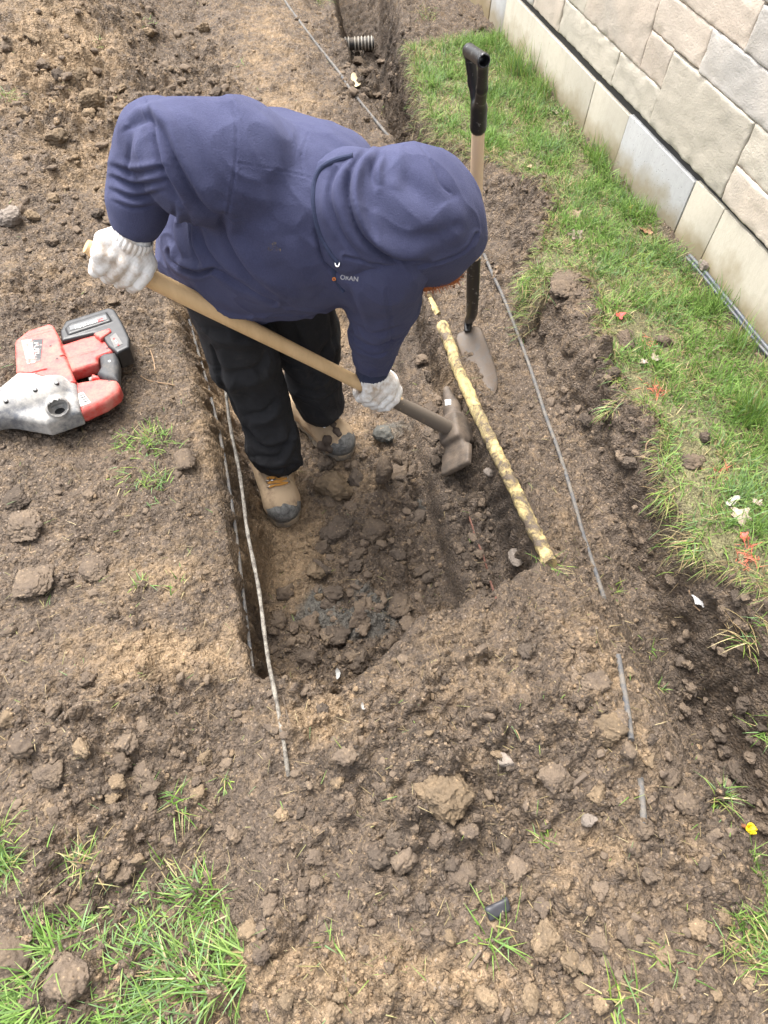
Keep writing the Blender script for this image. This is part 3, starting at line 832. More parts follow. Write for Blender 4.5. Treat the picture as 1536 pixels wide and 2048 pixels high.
for a, b in zip(ed[:-1], ed[1:]):
    mb.raw([a + [-.012, 0, .002], a + [.006, 0, .002], b + [.006, 0, .002], b + [-.012, 0, .002], a + [-.012, 0, -.03], a + [.006, 0, -.03], b + [.006, 0, -.03], b + [-.012, 0, -.03]],
           [[0, 1, 2, 3], [0, 3, 7, 4], [1, 5, 6, 2], [4, 7, 6, 5]])
o = mb.build('flange', M_EDGE, edging, smooth=False); o.matrix_parent_inverse = inv
# ------------------------------------------------------------------ the worker
def fabric_mat(name, c, c2, fuzz=0.3, dustc=None, dust=0.0):
    ma = mat(name, c, .92, spec=.15); n = NT(ma)
    a = n.noise(7, 5, .65, .5); b = n.noise(420, 3, .7); d = n.noise(24, 5, .7)
    col = n.mix(n.ramp(a, [(0.3, 0.0), (0.7, 1.0)]), c, c2)
    col = n.mix(n.math('MULTIPLY', n.ramp(b, [(0.4, 0.0), (0.8, 1.0)]), .25), col, tuple(min(1, k * 1.7 + .01) for k in c2))
    if dustc is not None:
        col = n.mix(n.math('MULTIPLY', n.ramp(d, [(0.58, 0.0), (0.75, 1.0)]), dust), col, dustc)
    n.base(col)
    n.b.inputs['Sheen Weight'].default_value = fuzz
    n.b.inputs['Sheen Roughness'].default_value = .5
    n.b.inputs['Sheen Tint'].default_value = (*[min(1, k * 3 + .1) for k in c2], 1)
    n.normal(n.bump(n.math('ADD', b, n.math('MULTIPLY', d, .8)), .55, .0032))
    return ma
M_NAVY = fabric_mat('navy_sweatshirt', (0.038, 0.041, 0.083), (0.058, 0.063, 0.118), .18)
M_NAVY2 = fabric_mat('navy_rib', (0.026, 0.032, 0.063), (0.034, 0.041, 0.078), .15)
M_BLACK = fabric_mat('black_work_trousers', (0.0125, 0.0125, 0.0138), (0.024, 0.024, 0.026), .10, (0.10, 0.09, 0.08), .22)
M_SKIN = mat('skin', (0.50, 0.27, 0.18), .55)
M_SKIN.node_tree.nodes['Principled BSDF'].inputs['Subsurface Weight'].default_value = 0.05
person = None
# --- the body under the clothes: one closed figure
hipC, neckC, headC = D(488, 505, 1.48), D(655, 410, 1.27), D(838, 432, 1.33)
hipR, hipL = D(450, 545, 1.50), D(585, 545, 1.58)
shR, shL = D(475, 330, 1.22), D(762, 520, 1.29)
elR, wrR = D(318, 285, 1.21), D(272, 458, 1.27)
elL, wrL = D(768, 610, 1.44), D(744, 742, 1.70)
kR, kL = D(492, 715, 1.69), D(622, 690, 1.79)
anR, anL = D(552, 925, 1.93), D(640, 812, 2.03)
B = SDF([-.35, .85, -.35], [.75, 1.75, 1.0], .011)
B.cone(hipC, (hipC + neckC) / 2, .125, .12, .03).cone((hipC + neckC) / 2, neckC, .12, .09, .03).cone(shR, shL, .06, .06, .05)
B.cone(neckC, headC, .055, .055, .03)
fdir = unit(D(905, 560, 1.40) - headC)           # the face looks down past the pick
B.ell(headC, [fdir, unit(np.cross(fdir, [0, 0, 1])), unit(np.cross(np.cross(fdir, [0, 0, 1]), fdir))], [.098, .076, .105], .01)
B.cone(headC + fdir * .085, headC + fdir * .108, .012, .014, .012)      # nose
side = unit(np.cross(fdir, [0, 0, 1]))
for sgn in (-1, 1):
    B.cone(headC + side * sgn * .075, headC + side * sgn * .08 - fdir * .008, .016, .018, .008)   # ears
B.chain([shR, elR, wrR], [.055, .042, .028], .02).chain([shL, elL, wrL], [.055, .044, .03], .02)
B.chain([hipR, kR, anR], [.075, .055, .038], .03).chain([hipL, kL, anL], [.075, .055, .038], .03)
v_, q_ = B.mesh(); v_ = relax(v_, q_, 2)
person = link('person', mesh_np('person', v_, q_), M_SKIN)
tag(person, 'bending worker in navy hooded sweatshirt, black trousers and white gloves swinging a pick', 'person')
def ppart(name, V, Q, ma_, parent=None):
    return link(name, mesh_np(name, V, Q), ma_, parent or person)
def crease(v, f, s_):
    w = v + .03 * np.stack([noise3(v * 5, s_ + 1), noise3(v * 5, s_ + 2), noise3(v * 5, s_ + 3)], -1)
    r_ = 1 - np.clip(np.abs(noise3(w * f * np.array([1, 1, .8]), s_)) / .42, 0, 1)
    return r_ ** 3 * np.clip(.5 + 1.2 * noise3(v * 4, s_ + 4), 0, 1) * 1.6
# --- hoodie
S = SDF([-.30, .70, .12], [.70, 1.72, 1.06], .0063)
A0, A1 = D(492, 486, 1.49), D(580, 432, 1.29)
S.cone(A0, A1, .150, .145, 0)
S.ell(D(520, 520, 1.46), np.eye(3), [.155, .12, .10], .06)
S.ell(D(400, 470, 1.50), np.eye(3), [.085, .10, .10], .06)
S.ell(D(630, 520, 1.36), np.eye(3), [.11, .09, .09], .06)
S.cone(D(485, 340, 1.24), D(640, 388, 1.25), .097, .088, .05)
S.cone(D(640, 385, 1.24), D(765, 520, 1.30), .09, .085, .05)
S.cone(D(560, 318, 1.30), D(680, 350, 1.28), .080, .066, .05)
S.cone(D(600, 470, 1.34), D(700, 490, 1.32), .105, .085, .05)
v1, q1 = S.mesh()
# right sleeve: heavy upper arm, elbow up and back, forearm dropping to the glove
S.chain([D(478, 328, 1.17), D(395, 324, 1.17), D(320, 294, 1.205)], [.098, .094, .069], .022)
S.chain([D(320, 294, 1.205), D(288, 345, 1.235), D(276, 405, 1.25), D(272, 440, 1.265)], [.074, .058, .050, .043], .02)
# left sleeve: straight down from under the hood
S.chain([D(765, 520, 1.27), D(766, 600, 1.42), D(752, 668, 1.56), D(746, 712, 1.65)], [.085, .071, .058, .050], .02)
# slack of the waist above the hem
S.cone(D(356, 520, 1.51), D(480, 592, 1.53), .045, .05, .04).cone(D(480, 592, 1.53), D(600, 580, 1.51), .05, .05, .04).cone(D(600, 580, 1.47), D(680, 545, 1.40), .05, .045, .04)
v_, q_ = S.mesh(); v_ = relax(v_, q_, 4)
v_, q_ = subdivide(v_, q_); v_ = relax(v_, q_, 2)
N_ = vnormals(v_, q_)
v_ = v_ + N_ * (0.004 * noise3(v_ * 9, 3) + .0016 * noise3(v_ * 31, 5) + crease(v_, 9, 51) * .0045 + crease(v_, 19, 52) * .0022)[:, None]
HF = [([(467, 204), (473, 262), (471, 325), (464, 380), (455, 428)], 3.6, .0028, 'seam'),
      ([(476, 326), (540, 337), (600, 350), (626, 358)], 3.2, .0012, 'seam'),
      ([(606, 352), (603, 312), (616, 268)], 4, .0015, 'seam'),
      ([(262, 250), (300, 232), (316, 290), (332, 345), (362, 400)], 12, .013, 'fold'),
      ([(300, 214), (330, 262), (360, 330), (410, 412), (450, 432)], 15, .012, 'fold'),
      ([(360, 210), (400, 265), (430, 330), (436, 400)], 18, .006, 'soft'),
      ([(268, 262), (262, 310), (262, 350)], 10, .005, 'fold'),
      ([(228, 330), (270, 342), (330, 332)], 8, .006, 'fold'), ([(226, 352), (270, 366), (326, 360)], 7, .007, 'fold'), ([(226, 378), (268, 392), (322, 380)], 7, .006, 'fold'), ([(230, 402), (268, 414), (312, 408)], 6, .0045, 'fold'),
      ([(452, 434), (455, 470), (500, 545), (570, 600)], 16, .013, 'fold'), ([(400, 452), (424, 505), (480, 560), (560, 612)], 11, .011, 'fold'),
      ([(352, 420), (352, 470), (366, 520)], 9, .012, 'fold'), ([(382, 440), (388, 490), (402, 530)], 9, .010, 'fold'),
      ([(640, 585), (600, 540), (585, 470)], 22, .006, 'soft'), ([(690, 555), (650, 520), (630, 470)], 12, .006, 'fold'),
      ([(545, 370), (535, 450), (560, 530)], 30, .006, 'soft'),
      ([(340, 500), (352, 530), (392, 549), (430, 541), (478, 572), (552, 606)], 6, .007, 'seam'), ([(338, 494), (350, 524), (392, 541), (428, 533)], 8, .010, 'fold'),
      ([(772, 578), (780, 640), (784, 690)], 4, .0022, 'seam'),
      ([(700, 640), (745, 664), (800, 650)], 9, .006, 'fold'), ([(702, 668), (745, 690), (792, 676)], 7, .006, 'fold'), ([(706, 690), (745, 708), (786, 698)], 6, .0055, 'fold'), ([(704, 600), (760, 620), (815, 600)], 14, .005, 'soft'),
      ([(700, 575), (720, 625), (735, 660)], 10, .005, 'fold'),
      ([(640, 255), (690, 290), (740, 312)], 10, .004, 'soft'), ([(520, 222), (560, 270), (590, 330)], 22, .004, 'soft')]
v_ = folds(v_, N_, HF)
v_ = relax(v_, q_, 1, .35)
hoodie = ppart('hoodie', v_, q_, M_NAVY)
hood_v, hood_q = v_, q_
# --- hood
axf = unit(D(925, 545, 1.40) - D(790, 410, 1.21))                 # the way the opening looks
H = SDF([.12, .72, .25], [.72, 1.45, .92], .0055)
H.ell(D(836, 428, 1.28), [unit(ray(1, 0) - ray(0, 0)), -unit(ray(0, 1) - ray(0, 0)), unit(ray(768, 1024))], [.113, .111, .112], 0)
H.cone(D(798, 430, 1.24), D(858, 454, 1.30), .098, .096, .04)
H.cone(D(718, 420, 1.21), D(806, 426, 1.23), .084, .092, .05)
H.cone(D(688, 400, 1.20), D(716, 462, 1.23), .068, .066, .05)
H.cone(D(905, 455, 1.31), D(938, 474, 1.33), .050, .026, .04)
H.cone(D(735, 505, 1.27), D(870, 512, 1.345), .052, .050, .04)
H.cone(D(700, 492, 1.27), D(760, 512, 1.28), .045, .045, .03)
# the opening, hollowed from below and in front
H.ell(D(862, 520, 1.50), [unit(ray(1, 0) - ray(0, 0)), -unit(ray(0, 1) - ray(0, 0)), unit(ray(768, 1024))], [.115, .085, .15], .012, 'sub')
v_, q_ = H.mesh(); v_ = relax(v_, q_, 4); v_, q_ = subdivide(v_, q_); v_ = relax(v_, q_, 2)
N_ = vnormals(v_, q_)
v_ = v_ + N_ * (0.005 * noise3(v_ * 8, 13) + .0012 * noise3(v_ * 33, 15) + crease(v_, 8, 53) * .0045 + crease(v_, 18, 54) * .0018)[:, None]
GF = [([(738, 300), (712, 330), (700, 378), (708, 430), (735, 480), (790, 515), (850, 520)], 12, .017, 'fold'),
      ([(760, 312), (748, 342), (752, 372)], 9, .008, 'fold'), ([(700, 318), (672, 350), (664, 400), (690, 470), (730, 520)], 12, .008, 'fold'),
      ([(655, 360), (650, 420), (672, 480)], 10, .005, 'soft'),
      ([(742, 420), (765, 475), (820, 497), (880, 492)], 15, .009, 'soft'), ([(790, 330), (830, 372), (880, 420)], 26, -.012, 'soft'), ([(870, 330), (888, 372), (915, 395)], 8, -.0035, 'soft'),
      ([(838, 288), (862, 322), (884, 366), (902, 385)], 3.5, .0014, 'seam'),
      ([(952, 468), (932, 500), (880, 524), (812, 536), (745, 528), (690, 514)], 5.0, .0042, 'seam'), ([(955, 475), (936, 507), (882, 532), (812, 544), (745, 536), (688, 521)], 3.0, .0018, 'seam'),
      ([(790, 292), (800, 330), (790, 380)], 16, .006, 'soft'), ([(900, 400), (915, 440), (900, 490)], 22, .006, 'soft'), ([(820, 470), (870, 470), (925, 440)], 14, -.006, 'soft')]
v_ = folds(v_, N_, GF); v_ = relax(v_, q_, 1, .35)
hood = ppart('hood', v_, q_, M_NAVY, hoodie)
from mathutils.bvhtree import BVHTree
bv_hood = BVHTree.FromPolygons(v_.tolist(), q_.tolist()); bv_body = BVHTree.FromPolygons(hood_v.tolist(), hood_q.tolist())
def on(bvh, u, v, off=.0012):
    o = Vector(CAM); d = Vector(unit(ray(u, v)))
    loc, n, i, dist = bvh.ray_cast(o, d)
    if loc is None: return None
    if n.dot(d) > 0: n = -n
    return np.array(loc) + np.array(n) * off
# neck seam of the hood: a cord of doubled cloth
pts = [on(bv_hood, u, v, .0005) for u, v in catmull([(706, 312), (668, 322), (640, 340), (628, 372), (628, 420), (640, 468), (662, 508), (676, 524)], 5)]
pts = [p for p in pts if p is not None]
MB().tube(pts, .0045, 8).build('neck_seam', M_NAVY2, hoodie)
# cuffs
MB().tube([D(273, 432, 1.26), D(271, 446, 1.27), D(269, 462, 1.28)], [.041, .037, .034], 28).build('cuff', M_NAVY2, hoodie)
MB().tube([D(747, 704, 1.635), D(746, 722, 1.665), D(744, 748, 1.71)], [.0485, .043, .040], 28).build('cuff', M_NAVY2, hoodie)
# drawstring and eyelet, and the letters that show below the hood
dsp = [D(672, 520, 1.225), D(668, 532, 1.225), D(668, 548, 1.235), D(673, 562, 1.25), D(681, 574, 1.26), D(687, 584, 1.265)]
MB().tube(catmull(dsp, 4), [.0055] * 12 + [.004] * 9, 8).build('drawstring', M_NAVY2, hoodie)
M_METAL = mat('nickel', (.6, .6, .6), .3, 1.0)
a = np.linspace(0, 2 * np.pi, 17)
ec = on(bv_hood, 676, 524, .003)
if ec is not None:
    e1, e2 = unit(ray(1, 0) - ray(0, 0)), unit(ray(0, 1) - ray(0, 0))
    MB().tube([ec + .006 * (np.cos(t) * e1 * .6 + np.sin(t) * e2) for t in a], .0014, 6, caps=False).build('eyelet', M_METAL, hoodie)
def text_print(txt, u, v, size, ang, ma_, name, parent, bvh, bold=0.0, squeeze=1.0, off=.0011):
    cu = bpy.data.curves.new('t', 'FONT'); cu.body = txt; cu.size = 1.0; cu.offset = bold
    ob = bpy.data.objects.new('t', cu); COL.objects.link(ob)
    dg = bpy.context.evaluated_depsgraph_get()
    me_ = bpy.data.meshes.new_from_object(ob.evaluated_get(dg))
    bpy.data.objects.remove(ob); bpy.data.curves.remove(cu)
    ca, sa = math.cos(ang), math.sin(ang)
    ok = True
    for vv in me_.vertices:
        x, y = vv.co.x * size * squeeze, -vv.co.y * size
        p = on(bvh, u + x * ca - y * sa, v + x * sa + y * ca, off)
        if p is None: ok = False; p = D(u, v, 1.25)
        vv.co = Vector(p)
    if not ok: return None
    me_.name = name
    return link(name, me_, ma_, parent)
M_WHITE = mat('white_print', (.36, .36, .38), .7)
M_ORANGE = mat('orange_print', (.75, .25, .05), .7)
M_SMEAR = mat('mud_smear', (.16, .13, .10), .9); n = NT(M_SMEAR); n.link(n.ramp(n.noise(190, 5, .75), [(.52, 0.0), (.60, 1.0)]), n.b.inputs['Alpha'])
# --- trousers
T = SDF([-.22, .85, -.28], [.55, 1.75, .52], .0068)
T.cone(hipR, hipL, .092, .092, 0)
T.chain([D(445, 560, 1.52), D(480, 685, 1.65), D(518, 790, 1.79), D(543, 880, 1.875), D(553, 908, 1.90)], [.094, .080, .069, .064, .066], .02)
T.chain([D(590, 560, 1.60), D(611, 660, 1.75), D(628, 760, 1.925), D(640, 804, 1.985)], [.092, .080, .068, .066], .02)
T.box(D(445, 720, 1.70), [unit(ray(1, 0) - ray(0, 0)), unit(ray(0, 1) - ray(0, 0)), unit(ray(768, 1024))], [.02, .06, .045], .012, .03)
T.box(D(664, 690, 1.82), [unit(ray(1, 0) - ray(0, 0)), unit(ray(0, 1) - ray(0, 0)), unit(ray(768, 1024))], [.014, .05, .04], .01, .02)
v_, q_ = T.mesh(); v_ = relax(v_, q_, 3); v_, q_ = subdivide(v_, q_); v_ = relax(v_, q_, 1)
N_ = vnormals(v_, q_)
v_ = v_ + N_ * (0.006 * noise3(v_ * 8, 23) + .003 * noise3(v_ * 22, 25) + .0025 * np.abs(noise3(v_ * np.array([30, 30, 14]), 27)) + crease(v_, 10, 55) * .007 + crease(v_, 21, 56) * .0035)[:, None]
TF = [([(545, 640), (520, 660), (480, 672), (420, 662)], 13, .013, 'fold'), ([(545, 700), (520, 740), (470, 752), (440, 740)], 15, .013, 'fold'), ([(430, 700), (450, 760), (480, 840)], 13, .012, 'fold'),
      ([(560, 800), (530, 830), (500, 832)], 11, .012, 'fold'), ([(492, 850), (530, 892), (582, 882)], 10, .012, 'fold'), ([(588, 860), (560, 915), (512, 916)], 8, .011, 'fold'), ([(512, 926), (550, 938), (590, 926)], 7, .007, 'fold'),
      ([(590, 650), (610, 700), (640, 760)], 13, .012, 'fold'), ([(668, 680), (640, 720), (600, 730)], 11, .011, 'fold'), ([(600, 790), (640, 800), (672, 780)], 8, .007, 'fold'), ([(470, 640), (500, 720), (535, 840)], 24, .004, 'soft'),
      ([(660, 620), (668, 690), (666, 740)], 5, .004, 'seam'), ([(425, 690), (436, 745), (450, 790)], 4, .004, 'seam')]
v_ = folds(v_, N_, TF); v_ = relax(v_, q_, 1, .3)
ppart('trousers', v_, q_, M_BLACK)
# --- boots
M_BOOT = mat('tan_suede', rough=.9, spec=.2); n = NT(M_BOOT)
n.base(n.mix(n.ramp(n.noise(26, 5, .7), [(0.52, 0.0), (0.68, 1.0)]), n.mix(n.noise(7, 4), (0.36, 0.265, 0.17), (0.43, 0.325, 0.215)), (0.23, 0.165, 0.11)))
n.normal(n.bump(n.noise(160, 4, .7), .4, .002))
M_CAP = mat('scuffed_rubber_cap', rough=.75); n = NT(M_CAP)
n.base(n.mix(n.ramp(n.noise(60, 7, .78, .6), [(0.36, 0.0), (0.66, 1.0)]), (0.19, 0.19, 0.18), (0.045, 0.043, 0.042)))
n.normal(n.bump(n.noise(90, 4, .7), .5, .003))
M_SOLE = mat('muddy_sole', rough=.85); n = NT(M_SOLE)
n.base(n.mix(n.ramp(n.noise(40, 5, .7), [(0.42, 0.0), (0.6, 1.0)]), (0.15, 0.135, 0.115), (0.30, 0.235, 0.16)))
n.normal(n.bump(n.noise(120, 4, .7), .6, .003))
M_LACE = mat('ochre_lace', (0.50, 0.24, 0.05), .8)
M_MUD = mat('mud_cake', (0.075, 0.056, 0.043), .9)
def boot(toe, fwd, zf, lean_to, name='boot', ring=True, tint=None):
    f = unit(fwd); up = np.array([0, 0, 1.0]); s = np.cross(up, f)
    L = .262
    o = np.array([toe[0], toe[1], zf]) - f * L
    W = lambda a, b, c: o + f * a + s * b + up * c
    ax = [f, s, up]
    foot = [(0.01, -.030), (.05, -.040), (.11, -.038), (.17, -.050), (.22, -.047), (.25, -.030), (.262, 0), (.25, .030), (.22, .047), (.17, .050), (.11, .040), (.05, .040), (.01, .030), (0, 0)]
    lo = np.min([W(a, b, c) for a in (-.03, .3) for b in (-.09, .09) for c in (-.02, .24)], 0); hi = np.max([W(a, b, c) for a in (-.03, .3) for b in (-.09, .09) for c in (-.02, .24)], 0)
    U = SDF(lo, hi, .0035)
    U.ell(W(.198, 0, .047), ax, [.058, .0475, .042], 0)
    U.cone(W(.195, 0, .046), W(.12, 0, .066), .045, .047, .03).cone(W(.12, 0, .066), W(.062, 0, .085), .047, .050, .03)
    lt = unit(np.asarray(lean_to) - W(.06, 0, .1))
    U.cone(W(.062, 0, .085), W(.062, 0, .085) + lt * .045, .044, .036, .02)
    U.cone(W(.045, 0, .035), W(.06, 0, .08), .038, .044, .03)
    U.box(W(.13, 0, -.005), ax, [.16, .08, .022], .002, .0, 'sub')
    v, q = U.mesh(); v = relax(v, q, 2)
    Nn = vnormals(v, q); v = v + Nn * (.0022 * noise3(v * 24, 33) + .0010 * noise3(v * 75, 35))[:, None]
    root = ppart(name, v, q, M_BOOT)
    K = SDF(lo, hi, .003)
    K.prism(foot, o, f, s, up, 0.0, .027, .006)
    K.prism([(p[0] * .98 + .002, p[1] * 1.06) for p in foot], o, f, s, up, .006, .016, .003)
    for k in range(9):
        K.box(W(.02 + k * .029, .047, .004), ax, [.004, .012, .008], .001, 0, 'sub'); K.box(W(.02 + k * .029, -.047, .004), ax, [.004, .012, .008], .001, 0, 'sub')
    v, q = K.mesh(); v = relax(v, q, 1); Nn = vnormals(v, q); v = v + Nn * (.0014 * noise3(v * 60, 37))[:, None]
    ppart('sole', v, q, M_SOLE, root)
    Cc = SDF(lo, hi, .003)
    Cc.ell(W(.203, 0, .045), ax, [.0605, .0515, .0455], 0)
    Cc.ell(W(.15, 0, .075), ax, [.050, .09, .075], .002, 'sub'); Cc.box(W(.13, 0, 0), ax, [.16, .09, .022], 0, 0, 'sub')
    v, q = Cc.mesh(); v = relax(v, q, 2); Nn = vnormals(v, q); v = v + Nn * (.0013 * noise3(v * 55, 39))[:, None]
    ppart('toe_cap', v, q, M_CAP, root)
    bvh = BVHTree.FromPolygons([list(p) for p in np.concatenate([[p.co[:] for p in root.data.vertices]])], [list(p.vertices) for p in root.data.polygons])
    def drop(a, b):
        loc, nn_, i, d_ = bvh.ray_cast(Vector(W(a, b, .3)), Vector((0, 0, -1)))
        return np.array(loc) + np.array([0, 0, .0042]) if loc is not None else W(a, b, .1)
    mbl = MB()
    for k, a_ in enumerate((.184, .172, .160, .148)):
        mbl.tube(catmull([drop(a_ - .004, -.026), drop(a_, -.010), drop(a_ + .002, .008), drop(a_ - .004, .026)], 4), .0030, 6)
        mbl.tube(catmull([drop(a_ - .014, -.024), drop(a_ - .006, .0), drop(a_ - .002, .025)], 4), .0028, 6)
    mbl.build('lace', M_LACE, root)
    me_ = MB()
    for a_ in (.180, .164):
        for b_ in (-.027, .027):
            c = drop(a_, b_)
            MB().tube([c + .004 * (np.cos(t) * f + np.sin(t) * s) for t in np.linspace(0, 6.283, 11)], .0012, 5, caps=False).build('eyelet', M_METAL, root)
    if ring:
        c = drop(.166, -.012) + [0, 0, .004]
        me_.tube([c + .0085 * (np.cos(t) * unit(f + up * .3) + np.sin(t) * s) for t in np.linspace(0, 6.283, 15)], .0015, 6, caps=False)
    if ring: me_.build('lace_ring', M_METAL, root)
    mt = MB()
    return root
tR = hit(577, 1056); tL = hit(700, 918)
zR = float(np.median([gz(tR[0] + a, tR[1] + b) for a in (-.04, 0, .04) for b in (.03, .08, .14)])); zL = float(np.median([gz(tL[0] - a, tL[1] + b) for a in (0, .05) for b in (.02, .06, .1)]))
bR = boot(tR, [.05, -1.0, 0], zR - .006, anR + np.array([0, 0, .1]))
bL = boot(tL, [.45, -.88, 0], zL - .006, anL + np.array([0, 0, .1]), ring=False)
bL['label'] = 'left boot with a cake of dark mud on the laces'
# mud on the left boot
mudc = SDF([.15, 1.2, -.3], [.4, 1.5, -.05], .004)
for u, v, dd, r_ in ((672, 862, 2.0, .011), (666, 850, 2.0, .009), (678, 870, 2.0, .008), (655, 880, 2.045, .016), (645, 892, 2.06, .018), (660, 898, 2.06, .012)):
    loc, n_, i_, d_ = BVHTree.FromPolygons([p.co[:] for p in bL.data.vertices], [list(p.vertices) for p in bL.data.polygons]).ray_cast(Vector(CAM), Vector(unit(ray(u, v))))
    c = np.array(loc) if loc is not None else hit(u, v)
    mudc.cone(c, c + [.004, .002, 0], r_, r_ * .8, .006)
v_, q_ = mudc.mesh(); N_ = vnormals(v_, q_); v_ = v_ + N_ * (.003 * noise3(v_ * 70, 3))[:, None]
ppart('mud', v_, q_, M_MUD, bL)
# --- the pick: handle line and gloves
hA, hB = D(172, 492, 1.27), D(912, 864, 1.955)
hax = unit(hB - hA)
def on_handle(u):
    """point of the handle line over the image column u"""
    a, b = 0.0, 1.0
    for _ in range(30):
        c = (a + b) / 2
        if proj(hA + (hB - hA) * c)[0] < u: a = c
        else: b = c
    return hA + (hB - hA) * a
M_GLOVE = mat('white_cotton_glove', rough=.95, spec=.1); n = NT(M_GLOVE)
n.base(n.mix(n.ramp(n.noise(30, 5, .7), [(0.44, 0.0), (0.68, 1.0)]), (0.76, 0.745, 0.72), (0.44, 0.35, 0.265)))
wv = n.new('ShaderNodeTexWave'); wv.inputs['Scale'].default_value = 140; wv.inputs['Distortion'].default_value = 1.5; n.link(n.coord(), wv.inputs[0])
n.normal(n.bump(n.math('ADD', wv.outputs[1], n.noise(300, 3, .7)), .4, .0015))
def glove(c, wrist, side_, name, spread=.0235, fr=.0128, hr=.021):
    """a gloved fist closed on the handle: c on the handle line, wrist where the arm comes in; the four fingers run over the front and under"""
    toc = unit(CAM - c)                                  # roughly towards the viewer: the front of the fist
    a = hax
    upv = unit((wrist - c) - a * ((wrist - c) @ a))
    frv = unit(np.cross(a, upv)); 
    if frv @ toc < 0: frv = -frv
    W = lambda al, th, r: c + a * al + (np.cos(th) * upv + np.sin(th) * frv) * r
    G = SDF(c - .14, c + .14, .0024)
    kn = []
    for k in range(4):
        al = side_ * (k - 1.5) * spread
        rr = fr * (1.0, 1.06, 1.02, .9)[k]
        th = [np.radians(t) for t in (18, 55, 100, 150, 200, 235)]
        rad = [hr + rr * 1.15, hr + rr * 1.3, hr + rr * .95, hr + rr * .92, hr + rr * .9, hr + rr * .8]
        jog = [0, .002, .0, -.002, 0, 0]
        pts = [W(al + jog[i], th[i], rad[i]) for i in range(6 if k < 3 else 5)]
        G.chain(pts, [rr * 1.12, rr * 1.08, rr, rr * .96, rr * .92, rr * .86][:len(pts)], .0025)
        kn.append(pts[0])
    wr = c + (wrist - c) * 0.86
    for k in range(4):
        G.cone(kn[k], wr, fr * 1.25, .021, .016)
    G.cone(W(0, np.radians(0), hr + .02), wr, .028, .026, .02)
    G.ell(W(0, np.radians(-28), hr + .012), [a, upv, frv], [.042, .024, .02], .014)
    t0 = W(-side_ * .038, np.radians(-20), hr + .022)
    thumb = [t0 + (wr - t0) * .30, W(-side_ * .050, np.radians(20), hr + .016), W(-side_ * .050, np.radians(62), hr + .013), W(-side_ * .040, np.radians(105), hr + .012)]
    G.chain(thumb, [.018, .0165, .0145, .0125], .005)
    v, q = G.mesh(); v = relax(v, q, 2)
    Nn = vnormals(v, q); v = v + Nn * (.0012 * noise3(v * 45, 43) + .0006 * noise3(v * 150, 44))[:, None]
    g = ppart(name, v, q, M_GLOVE)
    # knitted wrist band, ribbed
    mbk = MB(); ax_ = unit(wrist - c); e1 = unit(np.cross(ax_, [0.3, .2, 1])); e2 = np.cross(ax_, e1)
    rings = []; nseg = 72
    K = 7
    vv = []
    for i in range(K):
        t = i / (K - 1)
        cc = c + (wrist - c) * (.62 + .42 * t)
        r0 = .0325 + .0035 * math.sin(t * 3.1) + .002 * t
        for j in range(nseg):
            ang = 2 * np.pi * j / nseg
            rr = r0 + (.0013 if j % 3 else -.0010)
            vv.append(cc + rr * (np.cos(ang) * e1 + np.sin(ang) * e2))
    ff = [[i * nseg + j, i * nseg + (j + 1) % nseg, (i + 1) * nseg + (j + 1) % nseg, (i + 1) * nseg + j] for i in range(K - 1) for j in range(nseg)]
    mbk.raw(vv, ff)
    mbk.build('knit_cuff', M_GLOVE, g)
    return g
gR = glove(on_handle(243), D(268, 470, 1.275), 1, 'glove')
gL = glove(on_handle(752), D(745, 748, 1.70), 1, 'glove')
# --- ginger beard under the hood
M_BEARD = mat('ginger_hair', (0.36, 0.105, 0.028), .6); 
bs = SDF([.3, .9, .2], [.7, 1.5, .7], .006)
bc = D(884, 540, 1.37)
bs.cone(D(852, 556, 1.335), D(903, 547, 1.35), .024, .020, .02)
v_, q_ = bs.mesh(); N_ = vnormals(v_, q_); v_ = v_ + N_ * (.003 * noise3(v_ * 60, 3))[:, None]
beard = ppart('beard', v_, q_, M_BEARD)
mb = MB(); rb = np.random.default_rng(5)
for k in range(420):
    i = rb.integers(len(v_)); p = v_[i]; d_ = unit(N_[i] + rb.normal(0, .35, 3) + np.array([.2, -.1, -.5]))
    L_ = rb.uniform(.008, .018); s_ = unit(np.cross(d_, rb.normal(0, 1, 3))) * .0008
    mb.raw([p - s_, p + s_, p + d_ * L_], [[0, 1, 2]])
mb.build('whiskers', M_BEARD, beard, smooth=False)['kind'] = 'stuff'
for u, v, r_ in ((545, 491, 9), (556, 497, 6), (538, 498, 4)):
    q4 = [(u - r_, v - r_ * .7), (u + r_ * .8, v - r_ * .9), (u + r_, v + r_ * .8), (u - r_ * .7, v + r_)]
    V4 = [on(bv_body, *q, .0007) for q in q4]
    if all(p is not None for p in V4): link('mud_smear', mesh_np('mud_smear', np.array(V4), np.array([[0, 1, 2, 3]])), M_SMEAR, hoodie)
text_print('ORAN', 680, 558, 13, .12, M_WHITE, 'chest_letters', hoodie, bv_body, .02)
text_print('o', 664, 560, 14, .12, M_ORANGE, 'chest_letters', hoodie, bv_body, .03)
